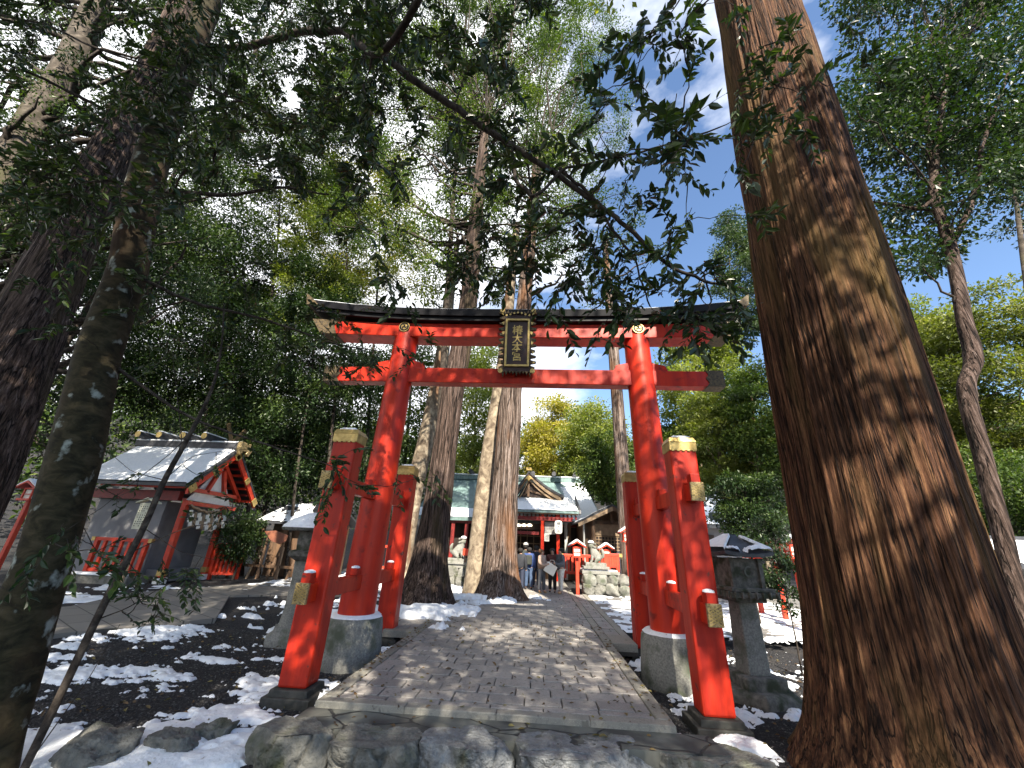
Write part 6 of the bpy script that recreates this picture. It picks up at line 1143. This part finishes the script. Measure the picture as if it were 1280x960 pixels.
T_('slender_tree', 'pale-barked tree standing in sun right of the gate', 905, 660, 470, 13, 45, 87, 170, .16, M['palegreen'], M['pale'], .22, 71, crad=(.6, 1.0), flat=.4, thresh=.35)
T_('slender_tree', 'pale-barked tree immediately left of the giant cedar', 955, 650, 450, 11, 45, 96, 190, .14, M['oak'], M['pale'], .14, 72, crad=(.5, .9), flat=.5)
T_('evergreen_tree', 'evergreen shrub tree behind the right stone lantern', 935, 690, 590, 4.5, 42, 50, 200, .085, M['oakdark'], M['smooth'], .05, 73, crad=(.25, .5))
T_('shrub', 'thin leafy shrub growing between the right stone lantern and the giant cedar', 972, 770, 640, 1.0, 26, 26, 110, .06, M['oakdark'], M['twig'], .02, 74, crad=(.12, .28), cat='shrub')
T_('conifer_tree', 'broad yellow-green conifer beyond the kinked tree at the right edge', 1250, 620, 372, 15, 110, 216, 190, .19, M['cedarleaf'], M['smooth'], .25, 75, crad=(.9, 1.5), flat=.35)
T_('conifer_tree', 'pale green tree right behind the giant cedar trunk', 1165, 600, 380, 19, 60, 133, 180, .2, M['palegreen'], M['smooth'], .22, 76, crad=(.9, 1.4), flat=.35)
T_('evergreen_tree', 'dark green hedge-like tree low behind the red pavilion', 1230, 680, 560, 9, 90, 80, 200, .13, M['oak'], M['smooth'], .14, 77, crad=(.6, 1.0))
T_('conifer_tree', 'conifer bough cluster at the upper right edge', 1310, 330, 130, 6, 60, 40, 190, .13, M['conifer'], M['smooth'], .2, 78, crad=(.6, 1.0), flat=.4)
T_('evergreen_tree', 'dark tree behind the grey-roofed hall', 850, 660, 520, 19, 50, 105, 170, .2, M['oak'], M['smooth'], .2, 79, crad=(.9, 1.4))
T_('evergreen_tree', 'camellia bush with small leaves at the foot of the side shrine porch', 300, 700, 640, 8.6, 26, 36, 150, .09, M['oakdark'], M['twig'], .05, 80, crad=(.3, .55))
# distant wooded slope
rng = np.random.default_rng(99); n_ = 900; x = rng.uniform(-95, 100, n_); y = rng.uniform(44, 88, n_); z = gh(x, y)+rng.uniform(1, 6, n_)
x2 = np.where(rng.random(260) < .5, rng.uniform(-70, -26, 260), rng.uniform(26, 70, 260)); y2 = rng.uniform(-5, 44, 260); z2 = gh(x2, y2)+rng.uniform(1, 8, 260)
V, F, T0 = blob_leaves(np.stack([np.r_[x, x2], np.r_[y, y2], np.r_[z, z2]], 1), rng.uniform(2.2, 4, n_+260), 90, .62, rng, .7); tag(npmesh('wooded_slope', V, F, M['oak'], tone=T0), kind='stuff')
# unseen trees added behind the viewer so their crowns shade the approach
for i, (x, y, H_, z0, rr, th, nc) in enumerate(((-4.2, -12.5, 19, 8, 4.6, .36, 135), (1.8, -14, 19, 8.5, 4.2, .40, 105), (6.8, -11, 16.5, 6.5, 3.0, .3, 24), (-11, -9, 20, 8, 5.0, .22, 150))):
    tree('evergreen_tree', 'tall evergreen standing behind the viewer, %s' % ['left of the approach', 'beside the approach', 'diagonally behind the giant cedar', 'far left of the lichened trunk'][i], x, y, H_, z0, rr, nc, 180, .2, M['oakdark'], M['smooth'], .3, 90+i, group='tall trees behind the approach', thresh=th, gz=-.6, crad=(.7, 1.2))
